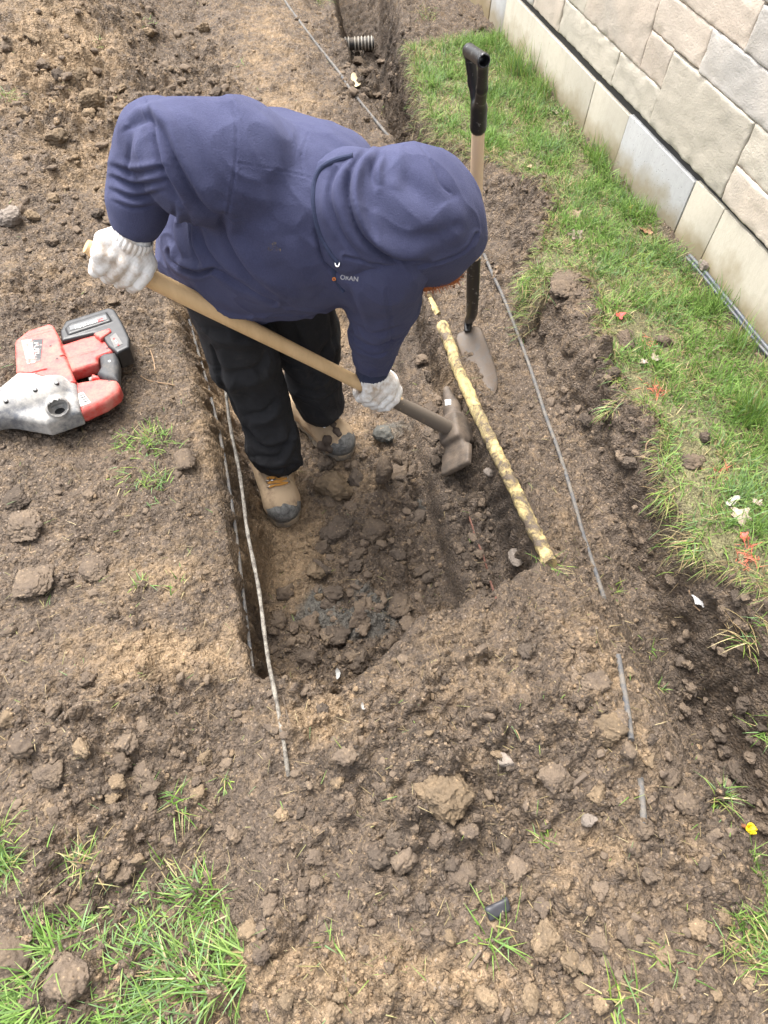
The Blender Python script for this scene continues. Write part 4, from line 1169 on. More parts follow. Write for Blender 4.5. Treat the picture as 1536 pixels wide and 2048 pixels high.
# ------------------------------------------------------------------ the pick
def wood_mat(name, c1, c2, dirt=None, dz=None):
    ma = mat(name, rough=.55, spec=.3); n = NT(ma)
    mp_ = n.new('ShaderNodeMapping'); mp_.inputs['Scale'].default_value = (60, 60, 4)
    at = n.attr('along'); cmb = n.new('ShaderNodeCombineXYZ')
    n.link(n.coord(), mp_.inputs[0])
    g = n.noise(1.0, 5, .6, .4, mp_.outputs[0])
    c = n.mix(n.ramp(g, [(0.3, 0.0), (0.7, 1.0)]), c1, c2)
    if dirt is not None:
        d = n.ramp(n.math('ADD', at.outputs['Fac'], n.math('MULTIPLY', n.noise(22, 5, .7), .5)), [(dz, 0.0), (dz + .16, 1.0)])
        c = n.mix(d, c, dirt)
        c = n.mix(n.math('MULTIPLY', n.ramp(n.noise(35, 5, .75), [(0.58, 0.0), (0.76, 1.0)]), .4), c, (0.30, 0.21, 0.12))
    n.base(c); n.normal(n.bump(g, .15, .001))
    return ma
M_HICK = wood_mat('worn_hickory', (0.64, 0.445, 0.24), (0.55, 0.37, 0.19), (0.135, 0.112, 0.09), 0.99)
M_STEEL = mat('muddy_iron', rough=.7); n = NT(M_STEEL)
n.base(n.mix(n.ramp(n.noise(28, 6, .75), [(0.35, 0.0), (0.65, 1.0)]), (0.055, 0.043, 0.034), (0.125, 0.094, 0.068)))
n.normal(n.bump(n.noise(70, 4, .7), .5, .003))
pick = empty('pick', hB)
tag(pick, 'pick with long pale wooden handle gripped by the gloves, muddy iron head in the pit', 'pick')
pinv = Matrix.Translation(-Vector(hB))
up_ = unit(np.cross(hax, np.cross(unit(CAM - hB), hax)))
tt = np.linspace(0, 1, 40)
Lh = np.linalg.norm(hB - hA)
rr = .0160 + .0012 * np.sin(tt * 9) + .003 * sstep(.75, 1, tt); rr[0] *= .72; rr[1] *= .95
hp = hA + (hB - hA + hax * .03) * tt[:, None]
o = MB().tube(hp, rr, 18, sq=1.12).build('handle', M_HICK, pick); o.matrix_parent_inverse = pinv
t_ = ((np.array([v.co[:] for v in o.data.vertices]) - hA) @ hax) / Lh
add_attr(o.data, 'along', t_, 'FLOAT')
hd = unit(D(918, 934, 1.96) - D(896, 796, 2.05)); hd = unit(hd - hax * (hd @ hax))
hs = np.cross(hax, hd)
K = SDF(hB - .24, hB + .24, .0045)
K.box(hB, [hax, hd, hs], [.040, .042, .036], .010)
K.chain([hB, hB - hd * .075 - hax * .004, hB - hd * .135 + hax * -.018], [.028, .022, .012], .02)
K.box(hB + hd * .055 - hax * .004, [hax, hd, hs], [.017, .05, .034], .006, .015)
K.box(hB + hd * .095 - hax * .014, [unit(hax * .96 + hd * .25), unit(hd - hax * .26), hs], [.010, .036, .050], .004, .014)
v_, q_ = K.mesh(); v_ = relax(v_, q_, 1); N_ = vnormals(v_, q_); v_ = v_ + N_ * (.0016 * noise3(v_ * 40, 7))[:, None]
o = link('pick_head', mesh_np('pick_head', v_, q_), M_STEEL, pick); o.matrix_parent_inverse = pinv
bvp = BVHTree.FromPolygons(v_.tolist(), q_.tolist())
M_TAG = mat('white_paint', (.62, .62, .60), .6)
def sticker(bvh, pts, ma_, name, parent, off=.001, n=6):
    """a thin printed patch lying on a surface, given by its four corners in view"""
    (a, b, c, d) = [np.array(p, float) for p in pts]
    V = []; 
    for i in range(n + 1):
        for j in range(n + 1):
            s, t = i / n, j / n
            q = a * (1 - s) * (1 - t) + b * s * (1 - t) + c * s * t + d * (1 - s) * t
            p = on(bvh, q[0], q[1], off)
            if p is None: return None
            V.append(p)
    F_ = [[i * (n + 1) + j, (i + 1) * (n + 1) + j, (i + 1) * (n + 1) + j + 1, i * (n + 1) + j + 1] for i in range(n) for j in range(n)]
    return link(name, mesh_np(name, np.array(V), np.array(F_)), ma_, parent)
for pts in ([(890, 800), (902, 799), (902, 809), (891, 811)], [(888, 888), (898, 888), (896, 912), (886, 912)]):
    o = sticker(bvp, pts, M_TAG, 'white_mark', pick)
    if o: o.matrix_parent_inverse = pinv

# ------------------------------------------------------------------ the shovel
M_ASH = wood_mat('pale_ash', (0.70, 0.53, 0.36), (0.64, 0.48, 0.32), None)
nA = NT(M_ASH)
M_BLK = mat('scuffed_black_plastic', rough=.38); n = NT(M_BLK)
n.base(n.mix(n.ramp(n.noise(55, 6, .75, .8), [(0.60, 0.0), (0.70, 1.0)]), (0.012, 0.012, 0.013), (0.30, 0.29, 0.27)))
M_SOCK = mat('black_painted_steel', rough=.4); n = NT(M_SOCK)
n.base(n.mix(n.ramp(n.noise(45, 6, .75, 1.2), [(0.60, 0.0), (0.70, 1.0)]), (0.010, 0.010, 0.011), (0.33, 0.32, 0.30)))
M_BLADE = mat('muddy_blade', rough=.65); n = NT(M_BLADE)
n.base(n.mix(n.ramp(n.noise(20, 6, .7, .6), [(0.30, 0.0), (0.54, 1.0)]), n.mix(n.noise(50, 4), (0.105, 0.102, 0.10), (0.06, 0.058, 0.056)), (0.095, 0.070, 0.050)))
n.normal(n.bump(n.noise(80, 4, .7), .4, .003))
sT, sB = D(958, 215, 1.42), D(944, 628, 2.0)
hb = hit(940, 668)
shovel = empty('shovel', hb)
tag(shovel, 'shovel with pale wooden shaft and black grip standing upright beside the yellow pipe', 'shovel')
sinv = Matrix.Translation(-Vector(hb))
def sp(o):
    o.matrix_parent_inverse = sinv; return o
def on_sh(v):
    a, b = 0.0, 1.0
    for _ in range(30):
        c = (a + b) / 2
        if proj(sT + (sB - sT) * c)[1] < v: a = c
        else: b = c
    return sT + (sB - sT) * a
sp(MB().tube([on_sh(240), on_sh(380), on_sh(530)], [.0137, .0150, .0158], 22).build('shaft', M_ASH, shovel))
c0, c1 = on_sh(514), on_sh(626)
sp(MB().tube([c0, on_sh(560), on_sh(600), c1, (c1 * .62 + hit(931, 676) * .38) + [0, 0, .016], hit(933, 668) + [0, 0, .05], hit(931, 682) + [0, 0, .038]], [.0178, .0178, .0172, .016, .0145, .013, .010], 20).build('socket', M_SOCK, shovel))
toc = unit(CAM - on_sh(540))
sp(MB().tube([on_sh(538) + toc * .0165 + [.004, 0, 0], on_sh(538) + toc * .0205 + [.004, 0, 0]], [.0042, .003], 10).build('rivet', M_METAL, shovel))
# the D grip
g1, g2 = D(938, 101, 1.345), D(967, 121, 1.275)
gx_ = unit(g2 - g1)
Gs = SDF(np.min([g1, g2, on_sh(262)], 0) - .05, np.max([g1, g2, on_sh(205)], 0) + .05, .0026)
Gs.cone(g1, g2, .0125, .0125)
foot_ = on_sh(212)
for gg, sd_ in ((g1, -1), (g2, 1)):
    mid_ = gg + (foot_ - gg) * .55 + gx_ * sd_ * .008
    Gs.chain([gg, mid_, foot_ + gx_ * sd_ * .004], [.0105, .0115, .0135], .006, 'add', (gx_, 1.6))
Gs.cone(on_sh(200), on_sh(254), .0168, .0176, .008)
Gs.cone(g2 - gx_ * .012, g2 + gx_ * .04, .0092, .0092, 0, 'sub')
v_, q_ = Gs.mesh(); v_ = relax(v_, q_, 1)
sp(link('grip', mesh_np('grip', v_, q_), M_BLK, shovel))
# blade: a dished plate standing in the soil, its shoulders rolled
b0 = hit(931, 676) + np.array([0, 0, .035]); b1 = hit(984, 792) + np.array([0, 0, -.008])
bl = unit(b1 - b0); bw = unit(np.cross(bl, unit(CAM - b0))); bn = unit(np.cross(bw, bl))
if bn @ (CAM - b0) < 0: bn = -bn
Lb = np.linalg.norm(b1 - b0)
V = []; nu, nv = 22, 17
for i in range(nu):
    s = i / (nu - 1)
    half = .041 * min(1, .55 + s * 6) * (1 if s < .55 else math.sqrt(max(.02, 1 - ((s - .55) / .45) ** 2.2)))
    for j in range(nv):
        t = j / (nv - 1) * 2 - 1
        dish = .014 * t * t - .006 + .010 * (1 - t * t) * math.exp(-(s / .25) ** 2) * 1.0
        V.append(b0 + bl * (s * Lb) + bw * (t * half) + bn * (dish if s > .04 else dish - .006))
V = np.array(V); k = len(V)
idx = np.arange(k).reshape(nu, nv)
Qf = np.stack([idx[:-1, :-1], idx[:-1, 1:], idx[1:, 1:], idx[1:, :-1]], -1).reshape(-1, 4)
rim = np.concatenate([idx[:, 0], idx[-1, 1:], idx[-2::-1, -1], idx[0, -2:0:-1]]); ar = np.arange(len(rim))
Qs = np.stack([rim, rim[(ar + 1) % len(rim)], rim[(ar + 1) % len(rim)] + k, rim + k], -1)
sp(link('blade', mesh_np('blade', np.concatenate([V, V - bn * .0022]), np.concatenate([Qf, Qf[:, ::-1] + k, Qs[:, ::-1]])), M_BLADE, shovel))

# ------------------------------------------------------------------ the cordless hammer drill on the left bank
def dusty(name, c, rough, dc=(0.42, 0.36, 0.29), lo=.5, amt=.75, sc=20):
    ma = mat(name, c, rough); n = NT(ma)
    d = n.ramp(n.math('ADD', n.math('MULTIPLY', n.noise(sc, 6, .75), .75), n.math('MULTIPLY', n.noise(sc * 7, 3, .7), .25)), [(lo, 0.0), (lo + .2, 1.0)])
    n.base(n.mix(n.math('MULTIPLY', d, amt), c, dc)); n.rough(n.math('ADD', n.math('MULTIPLY', d, .4), rough))
    n.normal(n.bump(n.noise(110, 3, .7), .15, .001))
    return ma
M_RED = dusty('dusty_red_plastic', (0.42, 0.022, 0.020), .4, (0.48, 0.22, 0.175), .40, .7)
M_GRY = dusty('dusty_grey_metal', (0.105, 0.11, 0.12), .5, (0.40, 0.38, 0.345), .38, .85, 14)
M_BAT = dusty('dusty_black_plastic', (0.016, 0.016, 0.017), .4, (0.22, 0.20, 0.17), .56, .6)
M_GRIP = dusty('black_rubber', (0.030, 0.031, 0.034), .6, (0.20, 0.18, 0.15), .5, .6)
def zz(x, y): return (x / 5.297, 580 + y / 5.297)
gT = hit(150, 745)
tz = gT[2] + .012
drill = empty('hammer_drill', gT)
tag(drill, 'muddy red and grey cordless hammer drill with black battery lying on the left bank', 'power tool')
dinv = Matrix.Translation(-Vector(gT))
O_ = np.zeros(3); EX, EY, EZ = np.eye(3)
def zpoly(pts, z):
    return [tuple(P(*zz(*p), z)[:2]) for p in pts]
def solid(name, parts, ma_, h=.0024, parent=None, noise_=.0003):
    allp = np.array([c for p in parts for c in p['bb']])
    s_ = SDF(allp.min(0) - .03, allp.max(0) + .03, h)
    for p in parts: p['f'](s_)
    v, q = s_.mesh(); Nn = vnormals(v, q); v = v + Nn * (noise_ * noise3(v * 60, 3))[:, None]
    ob = link(name, mesh_np(name, v, q), ma_, parent or drill)
    if parent is None: ob.matrix_parent_inverse = dinv
    return ob, BVHTree.FromPolygons(v.tolist(), q.tolist())
def pr(pts, z0, z1, rnd=.008, k=.006, op='add'):
    pl = zpoly(pts, z1)
    return dict(bb=[(x, y, z) for x, y in pl for z in (z0, z1)], f=lambda s_: s_.prism(pl, O_, EX, EY, EZ, z0, z1, rnd, k, op))
def cn(a, b, ra, rb, k=.006, op='add'):
    return dict(bb=[a, b], f=lambda s_: s_.cone(a, b, ra, rb, k, op))
zt = tz + .062
body, bv_red = solid('motor_housing', [pr([(150, 560), (170, 520), (290, 425), (520, 350), (565, 372), (640, 520), (640, 570), (800, 960), (700, 1000), (330, 880), (165, 870)], tz, zt, .007),
                                       pr([(600, 590), (1000, 455), (1160, 545), (1215, 640), (1040, 705), (1030, 770), (770, 850), (650, 720)], tz + .012, zt - .012, .009),
                                       pr([(320, 835), (480, 795), (485, 805), (330, 846)], zt - .004, zt + .01, .0, 0, 'sub'),
                                       pr([(240, 470), (540, 395), (543, 405), (243, 480)], zt - .002, zt + .01, 0, 0, 'sub'), pr([(250, 440), (530, 370), (533, 378), (252, 448)], zt - .002, zt + .01, 0, 0, 'sub'),
                                       pr([(620, 660), (1010, 545), (1013, 556), (622, 672)], zt - .0135, zt + .01, 0, 0, 'sub')], M_RED)
a0, a1 = P(*zz(-420, 1420), tz + .040), P(*zz(560, 1120), tz + .040)
barrel, bv_gry = solid('gear_housing', [cn(a0, a1, .036, .048), pr([(-100, 1080), (190, 845), (330, 850), (640, 822), (672, 850), (800, 970), (840, 1270), (480, 1395), (-60, 1300)], tz + .004, zt - .002, .014, .01),
                                        cn(P(*zz(610, 1240), zt - .01), P(*zz(610, 1240), zt + .006), .026, .026, .006),
                                        dict(bb=[P(*zz(612, 1240), zt)], f=lambda s_: s_.ell(P(*zz(612, 1240), zt + .012), np.eye(3), [.0215, .0215, .018], .002, 'sub'))], M_GRY)
bat, bv_bat = solid('battery', [pr([(632, 430), (690, 325), (1150, 180), (1210, 198), (1290, 330), (1370, 500), (1372, 600), (1240, 665), (1140, 590), (1090, 510), (990, 455), (650, 535)], tz + .002, zt - .004, .006),
                                pr([(690, 400), (740, 350), (1120, 225), (1180, 320), (720, 470)], zt - .01, zt + .0005, .004, .003)], M_BAT)
solid('battery_latch', [pr([(985, 455), (1160, 395), (1180, 430), (1060, 515)], tz + .02, zt + .001, .005)], M_RED, .0024)
grip_, bv_grip = solid('rear_grip', [pr([(1040, 690), (1090, 655), (1225, 640), (1252, 740), (1245, 945), (1085, 915), (1015, 870), (1058, 790)], tz + .010, zt - .010, .014)], M_GRIP)
hand_, bv_hand = solid('lower_handle', [pr([(700, 1040), (790, 962), (960, 935), (1060, 918), (1240, 935), (1272, 1010), (1250, 1070), (1110, 1170), (850, 1287)], tz + .002, zt - .014, .016), pr([(970, 880), (1040, 900), (1060, 930), (960, 935)], tz + .015, zt - .02, .006)], M_RED)
solid('trigger', [pr([(930, 920), (985, 905), (990, 940), (940, 955)], tz + .012, zt - .026, .005)], M_GRY, .0024)
def dp(o):
    if o is not None: o.matrix_parent_inverse = dinv
    return o
kc = P(*zz(612, 1240), zt - .002)
kd = unit(P(*zz(740, 1195), zt) - P(*zz(480, 1285), zt)); ks = np.array([-kd[1], kd[0], 0])
dp(MB().tube([kc - [0, 0, .010], kc - [0, 0, .001]], [.0200, .0190], 30).build('mode_dial', M_BAT, drill))
dp(MB().box(kc + [0, 0, .002], [kd, ks, EZ], [.035, .0075, .010]).build('dial_rib', M_GRY, drill, bevel=.002))
for x, y in ((65, 1180), (375, 1060), (600, 990)):
    p = on(bv_gry, *zz(x, y), 0)
    if p is None: continue
    mbq = MB().tube([p + [0, 0, -.002], p + [0, 0, .0028]], [.0055, .0048], 14)
    dp(mbq.build('screw_boss', M_BAT, drill)); 
    dp(MB().tube([p + [0, 0, .002], p + [0, 0, .0038]], [.0026, .0020], 10).build('screw', M_METAL, drill))
for x, y, b_ in ((480, 375, bv_red), (535, 590, bv_red), (605, 725, bv_red), (1135, 617, bv_red), (1155, 965, bv_hand), (810, 1020, bv_hand), (1160, 755, bv_grip)):
    p = on(b_, *zz(x, y), .0)
    if p is not None: dp(MB().tube([p - [0, 0, .003], p + [0, 0, .0008]], [.0034, .0030], 12).build('screw_hole', M_GRIP if b_ is not bv_grip else M_METAL, drill))
M_LBL = mat('worn_white_label', rough=.6); n = NT(M_LBL); n.base(n.mix(n.ramp(n.noise(60, 5, .7), [(0.5, 0.0), (0.62, 1.0)]), (0.42, 0.39, 0.36), (0.40, 0.09, 0.07)))
M_LBLK = mat('worn_black_label', rough=.6); n = NT(M_LBLK); n.base(n.mix(n.ramp(n.noise(70, 5, .7), [(0.52, 0.0), (0.62, 1.0)]), (0.03, 0.03, 0.033), (0.22, 0.17, 0.15)))
M_STK = mat('white_sticker', (.48, .47, .45), .6); M_INK = mat('black_ink', (.02, .02, .02), .7); M_REDI = mat('red_ink', (.55, .03, .03), .7)
def zst(bv, pts, ma_, name, off): return dp(sticker(bv, [zz(*p) for p in pts], ma_, name, drill, off, 8))
zst(bv_red, [(228, 535), (340, 525), (375, 770), (290, 790)], M_LBL, 'name_plate', .0008)
zst(bv_red, [(340, 525), (455, 520), (432, 748), (380, 770)], M_LBLK, 'name_plate', .0008)
zst(bv_hand, [(778, 1122), (880, 1082), (962, 1195), (850, 1238)], M_STK, 'barcode_sticker', .0008)
for k in range(11):
    t0_, t1_ = .12 + k * .072, .12 + k * .072 + (.02 if k % 3 else .042)
    A_, B_ = np.array((834, 1108)), np.array((905, 1212)); Cc_, Dd_ = np.array((880, 1090)), np.array((952, 1195))
    zst(bv_hand, [A_ + (B_ - A_) * t0_, Cc_ + (Dd_ - Cc_) * t0_, Cc_ + (Dd_ - Cc_) * t1_, A_ + (B_ - A_) * t1_], M_INK, 'barcode_bar', .0014)
zst(bv_bat, [(735, 385), (1120, 262), (1135, 312), (745, 428)], dusty('grey_label', (.10, .103, .108), .5), 'battery_label', .0008)
def ztext(txt, x, y, size, ang, ma_, bv, name='lettering', sq=1.0): return dp(text_print(txt, *zz(x, y), size / 5.297, ang, ma_, name, drill, bv, .01, sq, .0016))
ztext('REDLITHIUM', 800, 418, 46, -.30, M_STK, bv_bat, sq=.95)
ztext('XC', 1040, 345, 44, -.30, M_REDI, bv_bat); 
ztext('FUEL', 360, 560, 66, 1.45, M_LBL, bv_red)
zst(bv_bat, [(1165, 500), (1225, 455), (1300, 570), (1215, 615)], dusty('fuel_gauge_plate', (.10, .095, .09), .5), 'fuel_gauge', .0008)
for k in range(4):
    a_ = np.array((1205, 520)) + np.array((16, 22)) * k
    zst(bv_bat, [a_ + (-10, 0), a_ + (8, -10), a_ + (14, 0), a_ + (-4, 10)], M_REDI if k in (0, 3) else M_STK, 'gauge_light', .0014)

# ------------------------------------------------------------------ pipes and cables
M_YEL = mat('yellow_coated_pipe', rough=.6); n = NT(M_YEL)
dirtf = n.ramp(n.math('ADD', n.math('MULTIPLY', n.noise(15, 8, .72, .5), .8), n.math('MULTIPLY', n.noise(120, 4, .7), .2)), [(0.46, 0.0), (0.57, 1.0)])
n.base(n.mix(dirtf, n.mix(n.noise(14, 3), (0.45, 0.34, 0.135), (0.53, 0.42, 0.21)), n.mix(n.noise(60, 4), (0.075, 0.058, 0.044), (0.13, 0.095, 0.068))))
n.normal(n.bump(n.math('ADD', n.math('MULTIPLY', dirtf, .7), n.noise(90, 4, .7)), .9, .005))
def pline(px_, z, step=None): return [P(u, v, z) for u, v in px_]
pp = pline([(884, 650), (900, 690), (919, 745), (946, 805), (974, 865), (1005, 930), (1035, 990), (1063, 1050), (1086, 1098), (1100, 1130)], -.06)
for k_, q_ in enumerate(((884, 650), (900, 690), (919, 745), (946, 805), (974, 865), (1005, 930), (1035, 990), (1063, 1050), (1086, 1098), (1100, 1130))): pp[k_] = P(*q_, -.062 + .052 * (k_ / 9) ** 2)
def jitter_tube(pts, r, n=14, seg=8, amp=.0, seed=1):
    c = catmull(pts, seg); mbx = MB().tube(c, r, n)
    vv = mbx.v[0]; vv += amp * (noise3(vv * 60, seed)[:, None]) * np.array([1, 1, 1.0]); return mbx
yp = jitter_tube(pp, .0168, 16, 10, .004).build('gas_pipe', M_YEL)
tag(yp, 'yellow gas pipe caked with dirt along the right edge of the pit', 'pipe')
h0 = [hit(*p) + np.array([0, 0, -.004]) for p in ((853, 586), (860, 600), (868, 614), (876, 628))]
yp2 = jitter_tube(h0, .012, 12, 8, .004, 3).build('gas_pipe', M_YEL)
tag(yp2, 'short exposed stretch of yellow pipe in the soil below the hood', 'pipe')
M_CAB = mat('dusty_grey_cable', rough=.75); n = NT(M_CAB)
n.base(n.mix(n.ramp(n.noise(45, 6, .75), [(0.38, 0.0), (0.62, 1.0)]), (0.060, 0.063, 0.070), (0.15, 0.13, 0.105)))
n.normal(n.bump(n.noise(160, 4, .7), .6, .002))
M_CAB2 = mat('mud_coated_cable', rough=.85); n = NT(M_CAB2)
n.base(n.mix(n.ramp(n.noise(70, 6, .75), [(0.40, 0.0), (0.62, 1.0)]), (0.24, 0.22, 0.185), (0.075, 0.064, 0.053)))
n.normal(n.bump(n.noise(130, 4, .7), .9, .003))
def sub(px_, k=6):
    return [tuple(p) for p in catmull(px_, k)]
def ground_cable(px_, r, lift=.6):
    out = []
    for u, v in sub(px_, 5):
        p = hit(u, v); d = unit(CAM - p); out.append(p + d * r * lift)
    out = np.array(out)
    for _ in range(2): out[1:-1] = (out[:-2] + 2 * out[1:-1] + out[2:]) / 4
    return out
cA = MB().tube(ground_cable([(556, -30), (571, 4), (606, 52), (636, 92), (676, 142), (700, 178), (740, 228), (786, 284)], .0058), .0058, 10).build('cable', M_CAB)
tag(cA, 'grey cable crossing the trodden bank at the top behind the worker', 'cable')
cB = MB().tube(ground_cable([(968, 508), (985, 548), (1010, 602), (1044, 690), (1070, 765), (1092, 834), (1112, 888), (1130, 942), (1150, 1010), (1166, 1068), (1186, 1128), (1208, 1196)], .0054), .0054, 10).build('cable', M_CAB)
tag(cB, 'grey cable running along the bench between the yellow pipe and the turf', 'cable')
cC = MB().tube(ground_cable([(1236, 1310), (1246, 1370), (1256, 1428), (1262, 1480)], .0058, .35), .0058, 10).build('cable', M_CAB)
tag(cC, 'grey cable end sticking out of the crumbled mound edge right of the pit', 'cable')
cD = MB().tube(ground_cable([(1280, 1555), (1284, 1600), (1288, 1650)], .006, -.3), .006, 10).build('cable', M_CAB)
tag(cD, 'short stub of buried grey cable showing in the mound at lower right', 'cable')
p0, p1 = hit(577, 1552) + np.array([0, 0, .018]), P(444, 742, .045)
tq = np.linspace(0, 1, 40)[:, None]
line = p0 + (p1 - p0) * tq + np.array([0, 0, -.012]) * np.sin(tq * np.pi) + np.array([.002, 0, 0]) * np.sin(tq * 21)
line[0] -= [0, 0, .016]
mbx = MB().tube(line, .0041 + .0005 * np.sin(np.arange(40) * 2.3), 12); mbx.v[0] += .0012 * noise3(mbx.v[0] * 120, 3)[:, None]
cE = mbx.build('cable', M_CAB2); tag(cE, 'taut pale mud-coated cable spanning the left side of the pit beside the trousers', 'cable')
cF = MB().tube(ground_cable([(378, 640), (392, 690), (410, 752), (430, 828), (447, 905), (460, 985), (472, 1065), (482, 1150), (492, 1235), (505, 1336)], .0042, 1.0), .0042, 10).build('cable', M_CAB)
tag(cF, 'thin dark cable hanging along the left wall of the pit', 'cable')
# black corrugated drain in the far trench
q0, q1 = hit(668, 92), hit(742, 92)
dq = -((R.T @ (hit(705, 104) - CAM))[2]) - .01; q0, q1 = D(664, 90, dq), D(748, 86, dq)
M_DRN = dusty('drain_black', (.02, .02, .02), .6, (.2, .16, .12), .45, .8)
M_RIBS = dusty('drain_rib_dust', (.42, .39, .34), .8, (.25, .2, .15), .5, .7)
drain = empty('drain_pipe', (q0 + q1) / 2); tag(drain, 'corrugated drain pipe with pale dusty ribs crossing the far trench', 'pipe')
di = Matrix.Translation(-Vector((q0 + q1) / 2))
o = MB().tube([q0 - [0, 0, .0], q1 - [0, 0, .0]], .028, 18).build('pipe_wall', M_DRN, drain); o.matrix_parent_inverse = di
for t in (.08, .16, .24, .32, .40, .55, .63, .71, .79, .87, .95):
    c = q0 + (q1 - q0) * t; d_ = unit(q1 - q0)
    o = MB().tube([c - d_ * .0032, c - d_ * .0018, c + d_ * .0018, c + d_ * .0032], [.028, .0325, .0325, .028], 18).build('rib', M_RIBS, drain); o.matrix_parent_inverse = di
# ------------------------------------------------------------------ clods, crumbs, stones
import bmesh
def ico(sub_):
    bm = bmesh.new(); bmesh.ops.create_icosphere(bm, subdivisions=sub_, radius=1.0)
    v = np.array([x.co[:] for x in bm.verts]); f = np.array([[l.index for l in q.verts] for q in bm.faces]); bm.free()
    return v, f
I4, I3, I2, I1 = ico(5), ico(4), ico(3), ico(2)
def clod_shape(base_, seed, planes=5, rough_=.16, flat=.8):
    r = np.random.default_rng(seed)
    v = base_[0].copy()
    v *= np.array([1, r.uniform(.72, 1.0), r.uniform(.6, .85) * flat / .8])
    for k in range(planes):
        n_ = unit(r.normal(0, 1, 3)); d_ = r.uniform(.52, .85)
        over = np.maximum(v @ n_ - d_ * .8, 0); v -= over[:, None] * n_ * .82
    nn_ = v / (np.linalg.norm(v, axis=1)[:, None] + 1e-9)
    o_ = r.uniform(0, 60)
    disp = rough_ * (.85 * noise3(v * 1.7 + o_, seed) + .75 * noise3(v * 4.1 + o_, seed + 2) + .62 * noise3(v * 9.0 + o_, seed + 3) - .45 * np.abs(noise3(v * 5.5 + o_, seed + 8)))
    if len(v) > 600: disp += rough_ * (.52 * noise3(v * 19 + o_, seed + 4) + .30 * noise3(v * 41 + o_, seed + 5)) - rough_ * .6 * np.exp(-(np.abs(noise3(v * 2.6 + o_, seed + 6)) / .05) ** 2)
    return v + nn_ * disp[:, None]
def clod_mat(name, c1, c2, speck=(.34, .24, .14), lo=.45):
    ma = mat(name, rough=.92, spec=.2); n = NT(ma)
    oi = n.new('ShaderNodeObjectInfo')
    wp = n.new('ShaderNodeNewGeometry').outputs['Position']
    a = n.noise(30, 5, .65, 0, wp); b = n.noise(170, 4, .7, 0, wp)
    c = n.mix(n.ramp(a, [(lo - .12, 0.0), (lo + .2, 1.0)]), c1, c2)
    v = n.voro(150, 'F1', 0, 1.0, wp); vc = n.voro(150, 'F1', 1, 1.0, wp); s_ = n.new('ShaderNodeSeparateColor'); n.link(vc, s_.inputs[0])
    c = n.mix(n.math('MULTIPLY', n.math('MULTIPLY', n.ramp(v, [(.2, 1.0), (.4, 0.0)]), n.ramp(s_.outputs[0], [(.76, 0.0), (.82, 1.0)])), .6), c, speck)
    h_ = n.new('ShaderNodeHueSaturation'); n.link(c, h_.inputs['Color'])
    n.link(n.math('ADD', n.math('ADD', n.math('MULTIPLY', oi.outputs['Random'], .3), .68), n.math('MULTIPLY', b, .4)), h_.inputs['Value'])
    n.base(h_.outputs[0])
    n.normal(n.bump(n.math('ADD', b, n.math('MULTIPLY', n.noise(70, 4, .7, 0, wp), 1.2)), .8, .0035))
    return ma
M_CD = clod_mat('dark_soil_clod', (0.066, 0.052, 0.041), (0.098, 0.076, 0.058), (.2, .15, .1))
M_CM = clod_mat('brown_soil_clod', (0.088, 0.068, 0.053), (0.138, 0.104, 0.074), (.24, .175, .11))
M_CT = clod_mat('tan_subsoil_clod', (0.125, 0.094, 0.064), (0.195, 0.142, 0.090), lo=.46)
M_CG = clod_mat('grey_clay_clod', (0.070, 0.070, 0.063), (0.115, 0.112, 0.10))
M_CP = clod_mat('pale_stone', (0.14, 0.118, 0.10), (0.215, 0.18, 0.15), (.26, .23, .2))
def clod(u, v, w, ma_, label, seed, name='soil_clod', cat='clod', group=None, hgt=.75, base_=None, planes=5, rough_=.16, sink=.25, rot=None, asp=1.0, at=None):
    """a clod whose width in the photograph is w pixels"""
    p = hit(u, v + w * .12) if at is None else np.array(at)
    dep = -((R.T @ (p - CAM))[2])
    r_ = w / 2 / F * dep
    V = clod_shape(base_ or I3, seed, planes, rough_)
    rg = np.random.default_rng(seed)
    a_ = rg.uniform(0, 6.28) if rot is None else rot
    c_, s_ = math.cos(a_), math.sin(a_)
    V = V * np.array([1.08, 1.08 * asp, hgt])
    V = V @ np.array([[c_, s_, 0], [-s_, c_, 0], [0, 0, 1]]) * r_
    o = link(name, mesh_np(name, V, (base_ or I3)[1]), ma_)
    o.location = p + [0, 0, r_ * hgt * .8 - r_ * hgt * 2 * sink * .8]
    return tag(o, label, cat, group)
